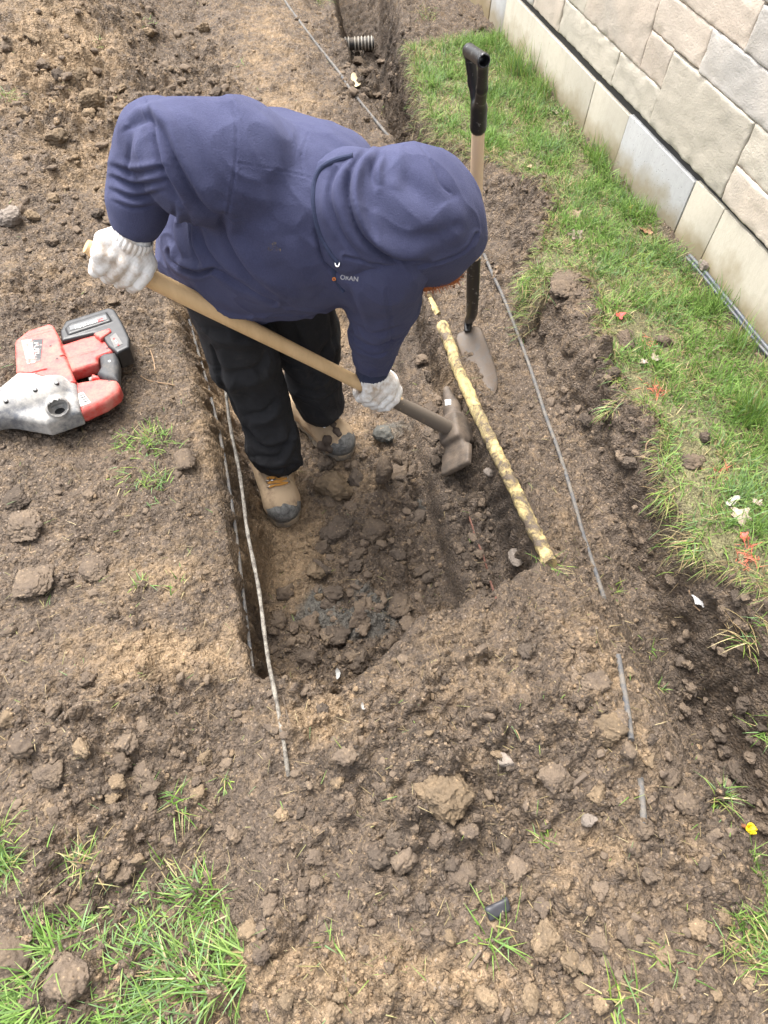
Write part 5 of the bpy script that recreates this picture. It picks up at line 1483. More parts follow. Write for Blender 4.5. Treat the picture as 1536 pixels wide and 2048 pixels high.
NAMED = [ # u, v, width, material, label, name, category, height, relief
    (668, 966, 92, M_CT, 'large round tan clod in the pit between the two boots', .8, I4), (765, 940, 66, M_CM, 'dark brown clod tossed up beside the big tan clod', .9, I4),
    (668, 1056, 72, M_CD, 'flat dark slab of clay below the big tan clod in the pit', .45, I4), (752, 1052, 66, M_CM, 'wedge-shaped brown clod right of the dark slab in the pit', .5, I4),
    (634, 1142, 46, M_CT, 'smooth tan clod on the sandy pit floor', .8, I3), (662, 1184, 50, M_CD, 'dark grey clod at the edge of the wet clay in the pit', .8, I3),
    (640, 1192, 22, M_CT, 'small yellow pebble-like clod next to the wet clay', .9, I3), (800, 1200, 64, M_CM, 'broad brown clod leaning on the near pit slope', .5, I4), (815, 1245, 40, M_CM, 'brown clod under the broad one on the near pit slope', .6, I3),
    (700, 1010, 40, M_CM, 'brown clod tucked behind the dark slab', .7, I3), (794, 1106, 46, M_CD, 'dark clod beside the step in the pit floor', .7, I3), (838, 1140, 38, M_CM, 'oblong brown clod lying against the step in the pit', .55, I3),
    (640, 868, 34, M_CD, 'dark clod stuck beside the left boot', .9, I3), (612, 850, 22, M_CT, 'tan clod between trouser leg and left boot', .8, I3), (770, 868, 48, M_CG, 'grey clay lump below the lower glove', .9, I3),
    (820, 940, 36, M_CM, 'brown clod right of the tossed clod', .7, I3), (710, 930, 30, M_CM, 'brown clod right of the left boot toe', .8, I3), (578, 940, 22, M_CT, 'small tan clod by the trouser hem', .8, I3),
    (978, 942, 26, M_CP, 'pale pinkish stone beside the yellow pipe', .9, I3), (1034, 1112, 44, M_CP, 'flat pale grey stone flake at the corner of the pit', .3, I3),
    (885, 1572, 126, M_CT, 'largest tan clod, square and lumpy, on the mound', .62, I4), (808, 1714, 62, M_CM, 'upright egg-shaped brown clod below the largest tan clod', .8, I3),
    (930, 1742, 66, M_CM, 'rounded brown clod low on the mound', .7, I4), (1032, 1738, 56, M_CM, 'brown clod beside the dry tuft low on the mound', .75, I3), (1012, 1518, 36, M_CP, 'pinkish stone on the crest of the mound', .8, I3),
    (858, 1466, 19, M_CT, 'small round yellow pebble on the middle of the mound', 1.0, I3), (1178, 1640, 34, M_CP, 'angular pinkish stone right of the tuft on the mound', .9, I3),
    (1092, 1862, 76, M_CT, 'bulky tan clod beside the grass blades at the bottom', .85, I4), (1196, 1880, 60, M_CM, 'long brown clod right of the bulky tan one', .7, I4), (1180, 1818, 24, M_CT, 'yellow pebble above the bulky tan clod', .9, I3),
    (1110, 1545, 82, M_CM, 'jagged brown clod behind the twig on the mound', .6, I4), (1218, 1452, 80, M_CT, 'tan clod with a cut face beside the cable end', .6, I4), (1255, 1500, 40, M_CM, 'brown clod under the cable end', .7, I3),
    (1180, 1350, 90, M_CM, 'wide cracked clod on the mound edge near the trench', .4, I4), (1370, 1600, 52, M_CM, 'brown clod on the lip of the right trench', .7, I3),
    (30, 990, 70, M_CD, 'flat grey-brown slab at the left edge of the picture', .35, I4), (48, 1040, 90, M_CM, 'long brown slab below the flat grey slab', .4, I4), (190, 1128, 66, M_CM, 'round flattened clod on the left bank', .4, I4), (60, 1150, 90, M_CM, 'broad flattened clod on the left bank edge', .35, I4),
    (370, 916, 60, M_CM, 'trodden clod beside the green tuft on the left bank', .35, I4), (246, 1746, 42, M_CM, 'rounded clod above the lower left grass', .8, I3), (276, 1716, 30, M_CT, 'tan clod behind the rounded clod in the lower left', .8, I3),
    (30, 1896, 110, M_CM, 'huge brown clod in the lower left corner', .8, I4), (140, 1936, 92, M_CM, 'big oval brown clod lying on the lower left grass', .75, I4), (165, 1806, 56, M_CM, 'brown clod at the upper side of the lower left grass', .7, I3),
    (50, 1480, 60, M_CM, 'dull brown clod on the left bank below the trodden slab', .6, I3), (290, 1545, 58, M_CM, 'smooth brown clod on the left bank near the mound', .6, I4), (105, 1540, 70, M_CM, 'brown clod low on the left bank', .5, I4), (560, 1626, 34, M_CT, 'tan clod at the foot of the mound', .7, I3),
    (230, 1590, 36, M_CT, 'tan clod beside the withered stalks on the left bank', .7, I3), (100, 1618, 30, M_CT, 'small tan clod near the left grass', .8, I3),
    (1326, 682, 40, M_CM, 'brown clod lying on the turf', .8, I3), (1250, 672, 56, M_CM, 'earth lump at the edge of the turf', .45, I4), (1408, 872, 32, M_CD, 'dark clod standing on the turf', .9, I3), (1384, 920, 56, M_CM, 'cracked clod on the turf by the dark one', .5, I3), (1130, 560, 96, M_CM, 'low bare mound of earth in the turf beside the shovel', .22, I4),
    (25, 432, 62, M_CP, 'pale broken concrete lump on the far left bank', .75, I4), (230, 440, 60, M_CM, 'grey-brown clod beside the raised sleeve', .6, I4), (118, 272, 50, M_CT, 'tan clod on the heap in the upper left', .7, I3), (180, 200, 60, M_CT, 'lumpy orange-tan clod on the heap in the upper left', .8, I4),
    (1432, 402, 16, M_CP, 'tiny pale stone by the wall', .8, I3), (973, 315, 9, M_CP, 'tiny white pebble right of the shovel shaft', 1.0, I1), (1398, 535, 34, M_CP, 'blob of pale mortar at the foot of the wall', .9, I3)]
for k, (u, v, w, ma_, lb, hg, bs_) in enumerate(NAMED):
    nm = 'stone' if ma_ is M_CP else 'soil_clod'
    if 'mortar' in lb: nm = 'mortar_blob'
    at = None
    if 'tossed' in lb: at = hit(u, v + 20) + np.array([0, 0, .03])
    if 'mortar' in lb: at = np.array([WX - .004, P(u, v, .09)[1], .085])
    if u == 1432: continue
    clod(u, v, w, ma_, lb, 900 + k, nm, {'stone': 'stone', 'soil_clod': 'clod'}.get(nm, 'mortar'), None, hg, bs_, rough_=(.12 if bs_ is I4 else .17) if ma_ is not M_CP else .1, planes=8, sink=.34 if 'tossed' not in lb else .2, at=at, rot=.9 if 'tossed' in lb else None, asp=.62 if 'tossed' in lb else 1.0)
# countable smaller clods, alike within their place
SHAPES = [mesh_np('soil_clod', clod_shape(I3, 300 + k, 7, .22), I3[1]) for k in range(14)]
RSH = [clod_shape(I2, 350 + k, 6, .2) for k in range(14)]
CAND = []
def zone(count, region, wmin, wmax, ma_list, place, group, seed):
    r = np.random.default_rng(seed); made = 0; tries = 0
    while made < count and tries < count * 30:
        tries += 1
        u, v = r.uniform(region[0], region[2]), r.uniform(region[1], region[3])
        p = hit(u, v)
        if p[0] > 1.42 or len(region) > 4 and not region[4](u, v, p): continue
        dep = -((R.T @ (p - CAM))[2]); w = wmin + (wmax - wmin) * r.random() ** 2
        r_ = w / 2 / F * dep
        CAND.append(dict(u=u, v=v, w=w, p=p + np.array([0, 0, r_ * .08]), me=r.integers(len(SHAPES)), sc=(r_, r_ * r.uniform(.75, 1), r_ * r.uniform(.5, .85)), rot=(r.uniform(-.5, .5), r.uniform(-.5, .5), r.uniform(0, 6.28)),
                         mat=ma_list[r.integers(len(ma_list))], place=place, group=group)); made += 1
for s_ in SHAPES: s_.materials.append(M_CM)
inpit = lambda u, v, p: field(pit, p[0], p[1]) > .9 and not (u < 632 and v < 1185) and abs(p[0] - float(np.interp(p[1], LEDGE_X[::-1, 1], LEDGE_X[::-1, 0]))) > .022
notpit = lambda u, v, p: field(pit, p[0], p[1]) < .2
zone(80, (540, 900, 850, 1330, inpit), 20, 62, [M_CM, M_CD, M_CM], 'among the rubble on the lower pit floor', 'clods on the lower pit floor', 11)
zone(46, (850, 640, 1080, 1210, inpit), 14, 40, [M_CD, M_CD, M_CM], 'on the higher shelf of the pit', 'clods on the pit shelf', 12)
zone(75, (540, 1300, 1420, 1830, lambda u, v, p: notpit(u, v, p) and u > 480 + .0 * v and u < 1250 + (v - 1300) * .45), 22, 60, [M_CM, M_CM, M_CD, M_CT], 'bedded in the crumbled mound before the pit', 'clods on the mound', 13)
zone(55, (500, 1830, 1500, 2046), 26, 64, [M_CT, M_CM, M_CT], 'in the loose soil along the bottom edge', 'clods along the bottom edge', 14)
zone(40, (10, 1350, 480, 1760, notpit), 20, 56, [M_CM, M_CM, M_CT], 'scattered low on the left bank', 'clods low on the left bank', 15)
zone(26, (10, 860, 440, 1340, notpit), 14, 40, [M_CM, M_CT], 'on the trodden part of the left bank', 'clods on the trodden left bank', 16)
zone(60, (5, 20, 420, 330), 14, 44, [M_CT, M_CM, M_CT, M_CD], 'on the spoil heap in the upper left', 'clods on the spoil heap', 17)
zone(34, (5, 330, 300, 620), 14, 40, [M_CM, M_CD, M_CT], 'on the broken ground above the hammer drill', 'clods above the hammer drill', 18)
zone(26, (680, 90, 790, 200), 16, 34, [M_CD, M_CM], 'fallen into the far trench', 'clods in the far trench', 19)
zone(26, (1400, 1430, 1536, 1720), 20, 46, [M_CD, M_CD, M_CM], 'at the bottom of the right trench', 'clods in the right trench', 20)
zone(26, (1050, 420, 1330, 1120, lambda u, v, p: field(lawn_sd, p[0], p[1]) > 0 and p[0] > .82), 16, 44, [M_CD, M_CM], 'on the cut bank below the turf', 'clods below the turf', 22)
zone(34, (1330, 1130, 1536, 1520, lambda u, v, p: field(lawn_sd, p[0], p[1]) > 0), 16, 46, [M_CD, M_CM], 'on the wall of the right trench', 'clods on the trench wall', 23)
zone(22, (300, 160, 520, 250), 16, 40, [M_CD, M_CM], 'along the track behind the worker', 'clods behind the worker', 21)
ANCH = [(u, v, lb) for u, v, lb in ((668, 966, 'large round tan clod in the pit'), (668, 1056, 'flat dark clay slab in the pit'), (885, 1572, 'largest square tan clod'), (808, 1714, 'egg-shaped clod'), (858, 1466, 'round yellow pebble'), (1012, 1518, 'pinkish stone on the mound crest'),
        (1148, 1570, 'stubby brown twig'), (1092, 1862, 'bulky tan clod at the bottom'), (996, 1818, 'black plastic scrap'), (575, 1552, 'end of the pale cable'), (1260, 1480, 'grey cable end'), (1085, 1675, 'small tuft in the mound'), (985, 1860, 'row of upright grass blades'), (660, 1890, 'thin blades on the bottom ridge'),
        (140, 1936, 'big oval clod on the grass'), (452, 1562, 'withered tuft by the mound'), (350, 1600, 'upright tuft low on the left bank'), (246, 1746, 'rounded clod above the grass'), (190, 1128, 'round flattened clod'), (30, 990, 'flat grey-brown slab'), (280, 1165, 'sparse tuft on the left bank'), (300, 880, 'green tuft by the drill'),
        (150, 640, 'hammer drill'), (25, 432, 'broken concrete lump'), (240, 400, 'raised sleeve'), (180, 200, 'lumpy orange-tan clod'), (300, 45, 'blades on the spoil heap'), (14, 195, 'tuft at the far left edge'), (676, 1350, 'white paper scrap'), (960, 1110, 'reddish root'), (978, 942, 'pale pinkish stone'), (1034, 1112, 'flat stone flake'),
        (905, 860, 'pick head'), (770, 868, 'grey clay lump'), (700, 80, 'ribbed drain pipe'), (711, 168, 'pale yellow leaf'), (1487, 1652, 'yellow flower'), (1440, 1600, 'tuft on the trench lip'), (1525, 1460, 'tuft at the right edge'), (480, 130, 'tuft on the trodden bank'), (640, 1142, 'smooth tan clod in the pit'), (1240, 1990, 'grass at the bottom edge'),
        (530, 1990, 'corner of the lower left grass'), (50, 1480, 'dull brown clod'), (290, 1545, 'smooth brown clod by the mound'), (560, 1626, 'tan clod at the mound foot'), (930, 1742, 'rounded clod low on the mound'), (1178, 1640, 'angular pinkish stone'), (1255, 1500, 'clod under the cable end'), (1370, 1600, 'clod on the trench lip'))]
CAND.sort(key=lambda c: -c['w'])
keep, rest = CAND[:225], CAND[225:]
used = {}
ORD = {}
for k, (au, av, ph) in enumerate(ANCH):
    for dname, test in (('left of', lambda du, dv: du < 0 and abs(du) >= abs(dv)), ('right of', lambda du, dv: du > 0 and abs(du) >= abs(dv)), ('above', lambda du, dv: dv < 0 and abs(dv) > abs(du)), ('below', lambda du, dv: dv > 0 and abs(dv) > abs(du))):
        lst = []
        for i, c in enumerate(keep):
            du, dv = c['u'] - au, c['v'] - av
            if test(du, dv) and math.hypot(du, dv) < 230: lst.append((math.hypot(du, dv), i))
        lst.sort()
        for r_, (d_, i) in enumerate(lst[:3]):
            if i not in used or used[i][0] > d_ * (1 + r_): used[i] = (d_ * (1 + r_), dname, ph, r_)
names_ = {id(M_CD): 'dark', id(M_CM): 'brown', id(M_CT): 'tan'}
for i, c in enumerate(keep):
    o = bpy.data.objects.new('soil_clod', SHAPES[c['me']]); COL.objects.link(o)
    o.location = c['p']; o.scale = c['sc']; o.rotation_euler = c['rot']
    o.material_slots[0].link = 'OBJECT'; o.material_slots[0].material = c['mat']
    cw = names_[id(c['mat'])]
    if i in used: tag(o, '%s clod, %s %s the %s' % (cw, ('nearest', 'second', 'third')[used[i][3]], used[i][1], used[i][2]), 'clod', c['group'])
    else: tag(o, '%s %s clod %s' % ('large' if c['w'] > 40 else 'small', cw, c['place']), 'clod', c['group'])
VV, FF = [], []
for c in rest:
    i_ = c['me']; V = RSH[i_] * np.array(c['sc']); a = c['rot'][2]; ca, sa = math.cos(a), math.sin(a)
    V = V @ np.array([[ca, sa, 0], [-sa, ca, 0], [0, 0, 1]]) + c['p']
    FF.append(I2[1] + sum(len(x) for x in VV) if False else I2[1] + len(VV) * len(I2[0])); VV.append(V)
o = link('loose_soil_lumps', mesh_np('loose_soil_lumps', np.concatenate(VV), np.concatenate(FF)), M_CM)
tag(o, 'smaller loose lumps of soil strewn over the dug ground', kind='stuff')
# uncounted crumbs
NCR = 9500
cr = np.random.default_rng(77)
cv, cf = [], []
CRS = [clod_shape(ico(2) if False else ico(1 + 1), 700 + k, 5, .22) for k in range(10)]
CRF = I1[1]
u = cr.uniform(-10, 1546, NCR * 3); v = cr.uniform(-5, 2060, NCR * 3)
pts = np.array([P(a, b, 0.0)[:2] for a, b in zip(u, v)])
okm = (pts[:, 0] < 1.42) & (np.abs(pts[:, 0]) < 1.5) & (pts[:, 1] < 4.5)
pts = pts[okm]
den = np.clip(.12 + field(crumb, pts[:, 0], pts[:, 1]) * .9, 0, 1) * (1 - .92 * field(lawnm, pts[:, 0], pts[:, 1])) * (1 - .8 * field(smoothm, pts[:, 0], pts[:, 1])) * (1 - np.clip(4 * field(pit, pts[:, 0], pts[:, 1]) * (1 - field(pit, pts[:, 0], pts[:, 1])), 0, 1))
pts = pts[cr.random(len(pts)) < den][:NCR]
n_ = len(pts)
zz_ = gz(pts[:, 0], pts[:, 1])
dep = np.linalg.norm(np.stack([pts[:, 0], pts[:, 1], zz_ - CAM[2]], -1), axis=1)
rad = (.0022 + .0085 * cr.random(n_) ** 3.0) * np.clip(dep / 1.7, .8, 1.7)
rz = cr.uniform(0, 6.28, n_); shp = cr.integers(0, 10, n_)
o_ = np.argsort(-rad / dep); pts, zz_, dep, rad, rz, shp = pts[o_], zz_[o_], dep[o_], rad[o_], rz[o_], shp[o_]
CRS0 = [clod_shape(ico(1), 750 + k, 2, .16) for k in range(10)]
VV, FF, A1, A2 = [], [], [], []
for lo_, hi_, shapes, tri in ((0, 3400, CRS, I1[1]), (3400, n_, CRS0, ico(1)[1])):
    k_ = hi_ - lo_; sl = slice(lo_, hi_); p_ = pts[sl]; r_ = rad[sl]
    allv = np.stack(shapes)[shp[sl]] * r_[:, None, None] * np.stack([np.ones(k_), cr.uniform(.7, 1, k_), cr.uniform(.6, .9, k_)], -1)[:, None, :]
    c_, s_ = np.cos(rz[sl])[:, None], np.sin(rz[sl])[:, None]
    xr = allv[..., 0] * c_ - allv[..., 1] * s_; yr = allv[..., 0] * s_ + allv[..., 1] * c_
    allv = np.stack([xr + p_[:, 0:1], yr + p_[:, 1:2], allv[..., 2] + (zz_[sl] + r_ * .05)[:, None]], -1)
    nv_ = allv.shape[1]
    FF.append((tri[None] + (np.arange(k_) * nv_)[:, None, None]).reshape(-1, 3) + sum(len(x) for x in VV)); VV.append(allv.reshape(-1, 3))
    tn = np.clip(field(tan_, p_[:, 0], p_[:, 1]) * .8 + cr.normal(.1, .22, k_), 0, 1)
    attr = np.stack([tn, field(clay, p_[:, 0], p_[:, 1]) * .6, cr.uniform(.38, .72, k_), field(dark, p_[:, 0], p_[:, 1]) * cr.random(k_)], -1)
    A1.append(np.repeat(attr, nv_, 0)); A2.append(np.repeat(np.array([[0, 0, 0, 1.0]]), k_ * nv_, 0))
me_ = mesh_np('soil_crumbs', np.concatenate(VV), np.concatenate(FF))
add_attr(me_, 'soil', np.concatenate(A1)); add_attr(me_, 'turf', np.concatenate(A2))
tag(link('soil_crumbs', me_, M_SOIL), 'small crumbs of soil strewn over the dug ground', kind='stuff')
# ------------------------------------------------------------------ grass
M_GRASS = mat('grass_blades', rough=.55, spec=.3); n = NT(M_GRASS)
a_ = n.attr('blade')
n.base(a_.outputs['Color'])
n.b.inputs['Subsurface Weight'].default_value = 0.0
tr = n.new('ShaderNodeBsdfTranslucent'); n.link(a_.outputs['Color'], tr.inputs[0])
mx = n.new('ShaderNodeMixShader'); mx.inputs[0].default_value = .25
out = [x for x in n.t.nodes if x.type == 'OUTPUT_MATERIAL'][0]
n.link(n.b.outputs[0], mx.inputs[1]); n.link(tr.outputs[0], mx.inputs[2]); n.link(mx.outputs[0], out.inputs[0])
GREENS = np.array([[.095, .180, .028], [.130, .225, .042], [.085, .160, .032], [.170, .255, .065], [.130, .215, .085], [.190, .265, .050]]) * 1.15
STRAWS = np.array([[.36, .28, .14], [.30, .225, .11], [.42, .345, .19], [.24, .17, .09], [.29, .27, .11]])
def blades(root, L, az, lean, width, colr, droop=.6, seg=4):
    """ribbons: root (n,3), length, azimuth, lean from upright, width, colour (n,3)"""
    n_ = len(root); r = rng
    d = np.stack([np.cos(az), np.sin(az), np.zeros(n_)], -1)
    tw = az + r.normal(np.pi / 2, .5, n_)
    w = np.stack([np.cos(tw), np.sin(tw), np.zeros(n_)], -1)
    p = root.copy(); rows = []; ang = lean.copy()
    for i in range(seg + 1):
        t = i / seg
        ww = width * (1 - t ** 1.7) * .5 if i < seg else width * 0
        if i < seg: rows += [p - w * ww[:, None], p + w * ww[:, None]]
        else: rows += [p]
        p = p + (d * np.sin(ang)[:, None] + np.array([0, 0, 1.0]) * np.cos(ang)[:, None]) * (L / seg)[:, None]
        ang = ang + droop * lean / seg * (1 + r.normal(0, .3, n_)) + .06
    V = np.stack(rows, 1)
    k = V.shape[1]
    f = []
    for i in range(seg - 1):
        f += [[2 * i, 2 * i + 1, 2 * i + 3], [2 * i, 2 * i + 3, 2 * i + 2]]
    f.append([2 * seg - 2, 2 * seg - 1, 2 * seg])
    Fc = (np.array(f)[None] + (np.arange(n_) * k)[:, None, None]).reshape(-1, 3)
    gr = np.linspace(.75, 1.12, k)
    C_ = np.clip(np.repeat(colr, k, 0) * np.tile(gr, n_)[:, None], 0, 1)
    return V.reshape(-1, 3), Fc, C_
def blade_mesh(name, V, Fc, C_):
    me_ = mesh_np(name, V, Fc, True); add_attr(me_, 'blade', C_); me_.materials.append(M_GRASS); return me_
def pick_col(n_, green):
    g = GREENS[rng.integers(len(GREENS), size=n_)]; s_ = STRAWS[rng.integers(len(STRAWS), size=n_)]
    c = np.where((rng.random(n_) < green)[:, None], g, s_)
    return c * rng.uniform(.75, 1.25, (n_, 1))
# the turf strip by the wall
def lawn(n_, poly_px, z_, green, Lr, wr, lean_, mask=None, azb=None):
    poly = px(poly_px, z_)
    lo, hi = poly.min(0), poly.max(0)
    lo = np.maximum(lo, [-.6, -.4]); hi = np.minimum(hi, [1.46, 4.2])
    q = rng.uniform(lo, hi, (n_ * 4, 2))
    s_ = sd_poly(q[:, 0] + .03 * fbm2(q[:, 0] * 12, q[:, 1] * 12, 5, 3), q[:, 1] + .03 * fbm2(q[:, 0] * 12, q[:, 1] * 12, 6, 3), poly)
    ok = (s_ < 0) & (q[:, 0] < 1.452)
    if mask is not None: ok &= rng.random(len(q)) < mask(q, s_)
    q = q[ok][:n_]; s_ = s_[ok][:n_]
    z = gz(q[:, 0], q[:, 1]) - .004
    n2 = len(q)
    gmix = np.clip(green + .9 * fbm2(q[:, 0] * 6, q[:, 1] * 6, 7, 3), .05, .98)
    g = GREENS[np.clip((rng.random(n2) * 3 + 3 * (noise2(q[:, 0] * 5, q[:, 1] * 5, 8) + .4)).astype(int), 0, 5)]
    st = STRAWS[rng.integers(len(STRAWS), size=n2)]
    isg = rng.random(n2) < gmix
    c = np.where(isg[:, None], g, st) * rng.uniform(.75, 1.3, (n2, 1))
    L = rng.uniform(Lr[0], Lr[1], n2) * np.where(isg, 1, .8) * (1 + .9 * np.clip(fbm2(q[:, 0] * 7, q[:, 1] * 7, 9, 2), -.5, .8))
    # longer against the wall, overhanging at the broken edge
    L = L * np.where(q[:, 0] > 1.38, 1.25, 1.0)
    az = rng.uniform(0, 6.28, n2) if azb is None else azb + rng.normal(0, .9, n2)
    az = az + 1.2 * noise2(q[:, 0] * 4, q[:, 1] * 4, 10)
    lean = np.abs(rng.normal(lean_, .38, n2)) + np.where(isg, 0, .45)
    w = rng.uniform(wr[0], wr[1], n2)
    return blades(np.stack([q[:, 0], q[:, 1], z], -1), L, az, lean, w, c)
bare = [(1135, 570, 60, 30), (1255, 668, 40, 26), (1326, 680, 26, 26), (1395, 900, 48, 44), (1445, 640, 0, 0), (1120, 640, 60, 40), (1400, 1000, 50, 40), (1090, 385, 40, 22), (1440, 1100, 60, 50), (1160, 330, 22, 60), (1108, 255, 26, 30), (1500, 720, 30, 26)]
def lawn_mask(q, s_):
    uv_ = proj(np.stack([q[:, 0], q[:, 1], np.full(len(q), .07)], -1))
    m_ = np.ones(len(q))
    for u, v, ru, rv in bare:
        if ru: m_ *= 1 - .93 * np.exp(-(((uv_[:, 0] - u) / ru) ** 2 + ((uv_[:, 1] - v) / rv) ** 2) ** 2)
    return np.clip(m_ * (.12 + 1.5 * np.clip(fbm2(q[:, 0] * 9, q[:, 1] * 9, 15, 3) + .42 + .5 * sstep(1.15, 1.4, q[:, 0]), 0, 1)), 0, 1)
parts = [lawn(42000, LAWN_PX, .07, .68, (.024, .056), (.0018, .0033), .8, lawn_mask)]
parts.append(lawn(9000, LAWN_PX, .07, .05, (.02, .05), (.0014, .0024), 1.25, lawn_mask))
V = np.concatenate([p[0] for p in parts]); off = np.cumsum([0] + [len(p[0]) for p in parts[:-1]])
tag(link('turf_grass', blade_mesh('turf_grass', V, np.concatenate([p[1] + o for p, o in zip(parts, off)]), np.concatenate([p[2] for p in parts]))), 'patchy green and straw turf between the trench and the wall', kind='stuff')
LEFT_PX = [(120, 1830), (200, 1790), (300, 1700), (400, 1690), (440, 1760), (450, 1850), (500, 1930), (490, 2060), (-30, 2100), (-30, 1990), (90, 1960), (60, 1900)]
left_mask = lambda q, s_: np.clip(.1 + 1.6 * (fbm2(q[:, 0] * 9, q[:, 1] * 9, 25, 3) + .35), 0, 1)
parts = [lawn(2100, LEFT_PX, .02, .80, (.035, .08), (.0018, .0036), 1.3, left_mask, 3.2), lawn(900, LEFT_PX, .02, .05, (.025, .06), (.0016, .003), 1.35)]
LEFT2 = [(-40, 1660), (20, 1650), (40, 1740), (10, 1800), (-40, 1800)]
parts.append(lawn(500, LEFT2, .02, .95, (.025, .05), (.0018, .003), .7))
BR_PX = [(1480, 1690), (1536, 1700), (1640, 1900), (1640, 2020), (1500, 1960), (1420, 1920), (1400, 1870), (1470, 1850), (1530, 1800)]
parts.append(lawn(1300, BR_PX, .03, .85, (.03, .07), (.0018, .0034), .8, None, 2.6))
V = np.concatenate([p[0] for p in parts]); off = np.cumsum([0] + [len(p[0]) for p in parts[:-1]])
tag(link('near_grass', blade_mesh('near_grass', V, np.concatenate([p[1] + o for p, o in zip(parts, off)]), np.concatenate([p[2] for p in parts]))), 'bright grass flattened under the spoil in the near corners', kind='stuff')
def tuft(u, v, n_, spread, Lr, green, label, azc=None, azs=3.2, lean_=.8, wd=(.0018, .0032), name='grass_tuft', col=None, lift=0.0):
    """spread in pixels"""
    c = hit(u, v); dep = -((R.T @ (c - CAM))[2]); s_ = spread / F * dep
    q = c[:2] + rng.normal(0, .45, (n_, 2)) * [s_, s_]
    z = gz(q[:, 0], q[:, 1])
    z = np.where(np.abs(z - c[2]) > .05, c[2], z) - .004 + lift
    k = 1
    colr = pick_col(n_, green) if col is None else np.array(col) * rng.uniform(.8, 1.2, (n_, 1))
    az = rng.uniform(0, 6.28, n_) if azc is None else azc + rng.uniform(-azs, azs, n_)
    V, Fc, C_ = blades(np.stack([q[:, 0], q[:, 1], z], -1), rng.uniform(Lr[0], Lr[1], n_), az, np.abs(rng.normal(lean_, .35, n_)), rng.uniform(*wd, n_), colr)
    o = link(name, blade_mesh(name, V - c, Fc, C_)); o.location = c
    return tag(o, label, 'grass')
TUFTS = [(300, 880, 170, 44, (.025, .055), .9, 'bright green tuft on the left bank beside the hammer drill, upper clump'), (245, 890, 60, 24, (.02, .04), .95, 'small green tuft left of the upper clump on the left bank'),
         (265, 945, 110, 36, (.025, .05), .85, 'green tuft hanging over a hole in the left bank'), (310, 965, 80, 34, (.025, .05), .85, 'flattened green tuft at the lower side of the hole'),
         (280, 1165, 26, 20, (.015, .035), .8, 'sparse tuft on the tan part of the left bank'), (355, 1175, 14, 26, (.02, .04), .7, 'few stray blades right of the sparse tuft'),
         (452, 1562, 24, 14, (.02, .045), .6, 'small withered tuft beside the mound foot'), (350, 1600, 40, 26, (.03, .06), .85, 'upright green tuft on the lower left bank'), (160, 1720, 60, 44, (.03, .06), .45, 'straw-coloured tuft low on the left bank'),
         (1065, 562, 120, 24, (.04, .075), .75, 'shaggy tuft hanging over the cut edge beside the shovel'), (1226, 815, 40, 16, (.03, .07), .6, 'tuft with trailing blades below the cut edge'), (1340, 985, 60, 24, (.03, .06), .55, 'dry tuft hanging at the corner of the turf'),
         (1395, 1085, 70, 30, (.03, .06), .65, 'tuft hanging over the lower cut edge'), (1500, 1270, 90, 34, (.04, .08), .35, 'straw tuft with roots above the right trench'), (1525, 1460, 50, 22, (.04, .07), .7, 'green tuft at the right edge of the picture'),
         (1300, 1298, 18, 12, (.02, .04), .9, 'tiny tuft on the slope of the right trench'), (1318, 1375, 12, 10, (.02, .04), .8, 'tiny tuft low on the slope of the right trench'), (1225, 1185, 20, 14, (.02, .04), .6, 'tuft where the cable meets the mound'),
         (1100, 1130, 34, 34, (.02, .05), .5, 'dry blades at the end of the yellow pipe'), (1440, 1600, 36, 22, (.03, .06), .85, 'green tuft on the lip of the right trench'), (1085, 1675, 22, 14, (.02, .045), .8, 'small green tuft in the middle of the mound'),
         (985, 1860, 36, 40, (.04, .075), .9, 'row of upright green blades behind the bottom ridge'), (1015, 1450, 5, 20, (.03, .05), .9, 'two loose blades lying on the mound'), (660, 1890, 16, 30, (.03, .055), .8, 'thin blades lying on the bottom ridge'),
         (1240, 1990, 40, 40, (.03, .07), .8, 'grass at the bottom edge right of centre'), (1340, 1920, 30, 24, (.03, .06), .8, 'grass beside the buried cable at the bottom'), (1195, 640, 40, 30, (.02, .05), .5, 'dry tuft round the bare lump in the turf'),
         (14, 195, 40, 16, (.03, .06), .9, 'green tuft at the far left edge'), (300, 45, 16, 16, (.03, .06), .8, 'green blades on the spoil heap'), (190, 80, 16, 20, (.03, .05), .7, 'thin blades low on the spoil heap'), (480, 130, 12, 8, (.02, .04), .9, 'tiny green tuft on the trodden bank'),
         (648, 2, 60, 24, (.03, .06), .85, 'green tuft at the top beside the far trench'), (855, 30, 60, 26, (.04, .08), .5, 'straggly tuft on the far side of the trench'), (766, 222, 16, 8, (.02, .035), .7, 'tiny tuft beside the far cable'), (590, 1240, 3, 10, (.02, .04), .9, 'green blade on the wet clay'), (1180, 445, 40, 24, (.03, .06), .8, 'ragged tuft at the bare edge behind the shovel')]
for k, t_ in enumerate(TUFTS):
    over = 'hanging' in t_[6] or 'trailing' in t_[6]
    tuft(*t_[:6], t_[6], azc=(3.6 if over else None), azs=(1.0 if over else 3.2), lean_=(1.5 if over else 1.05))
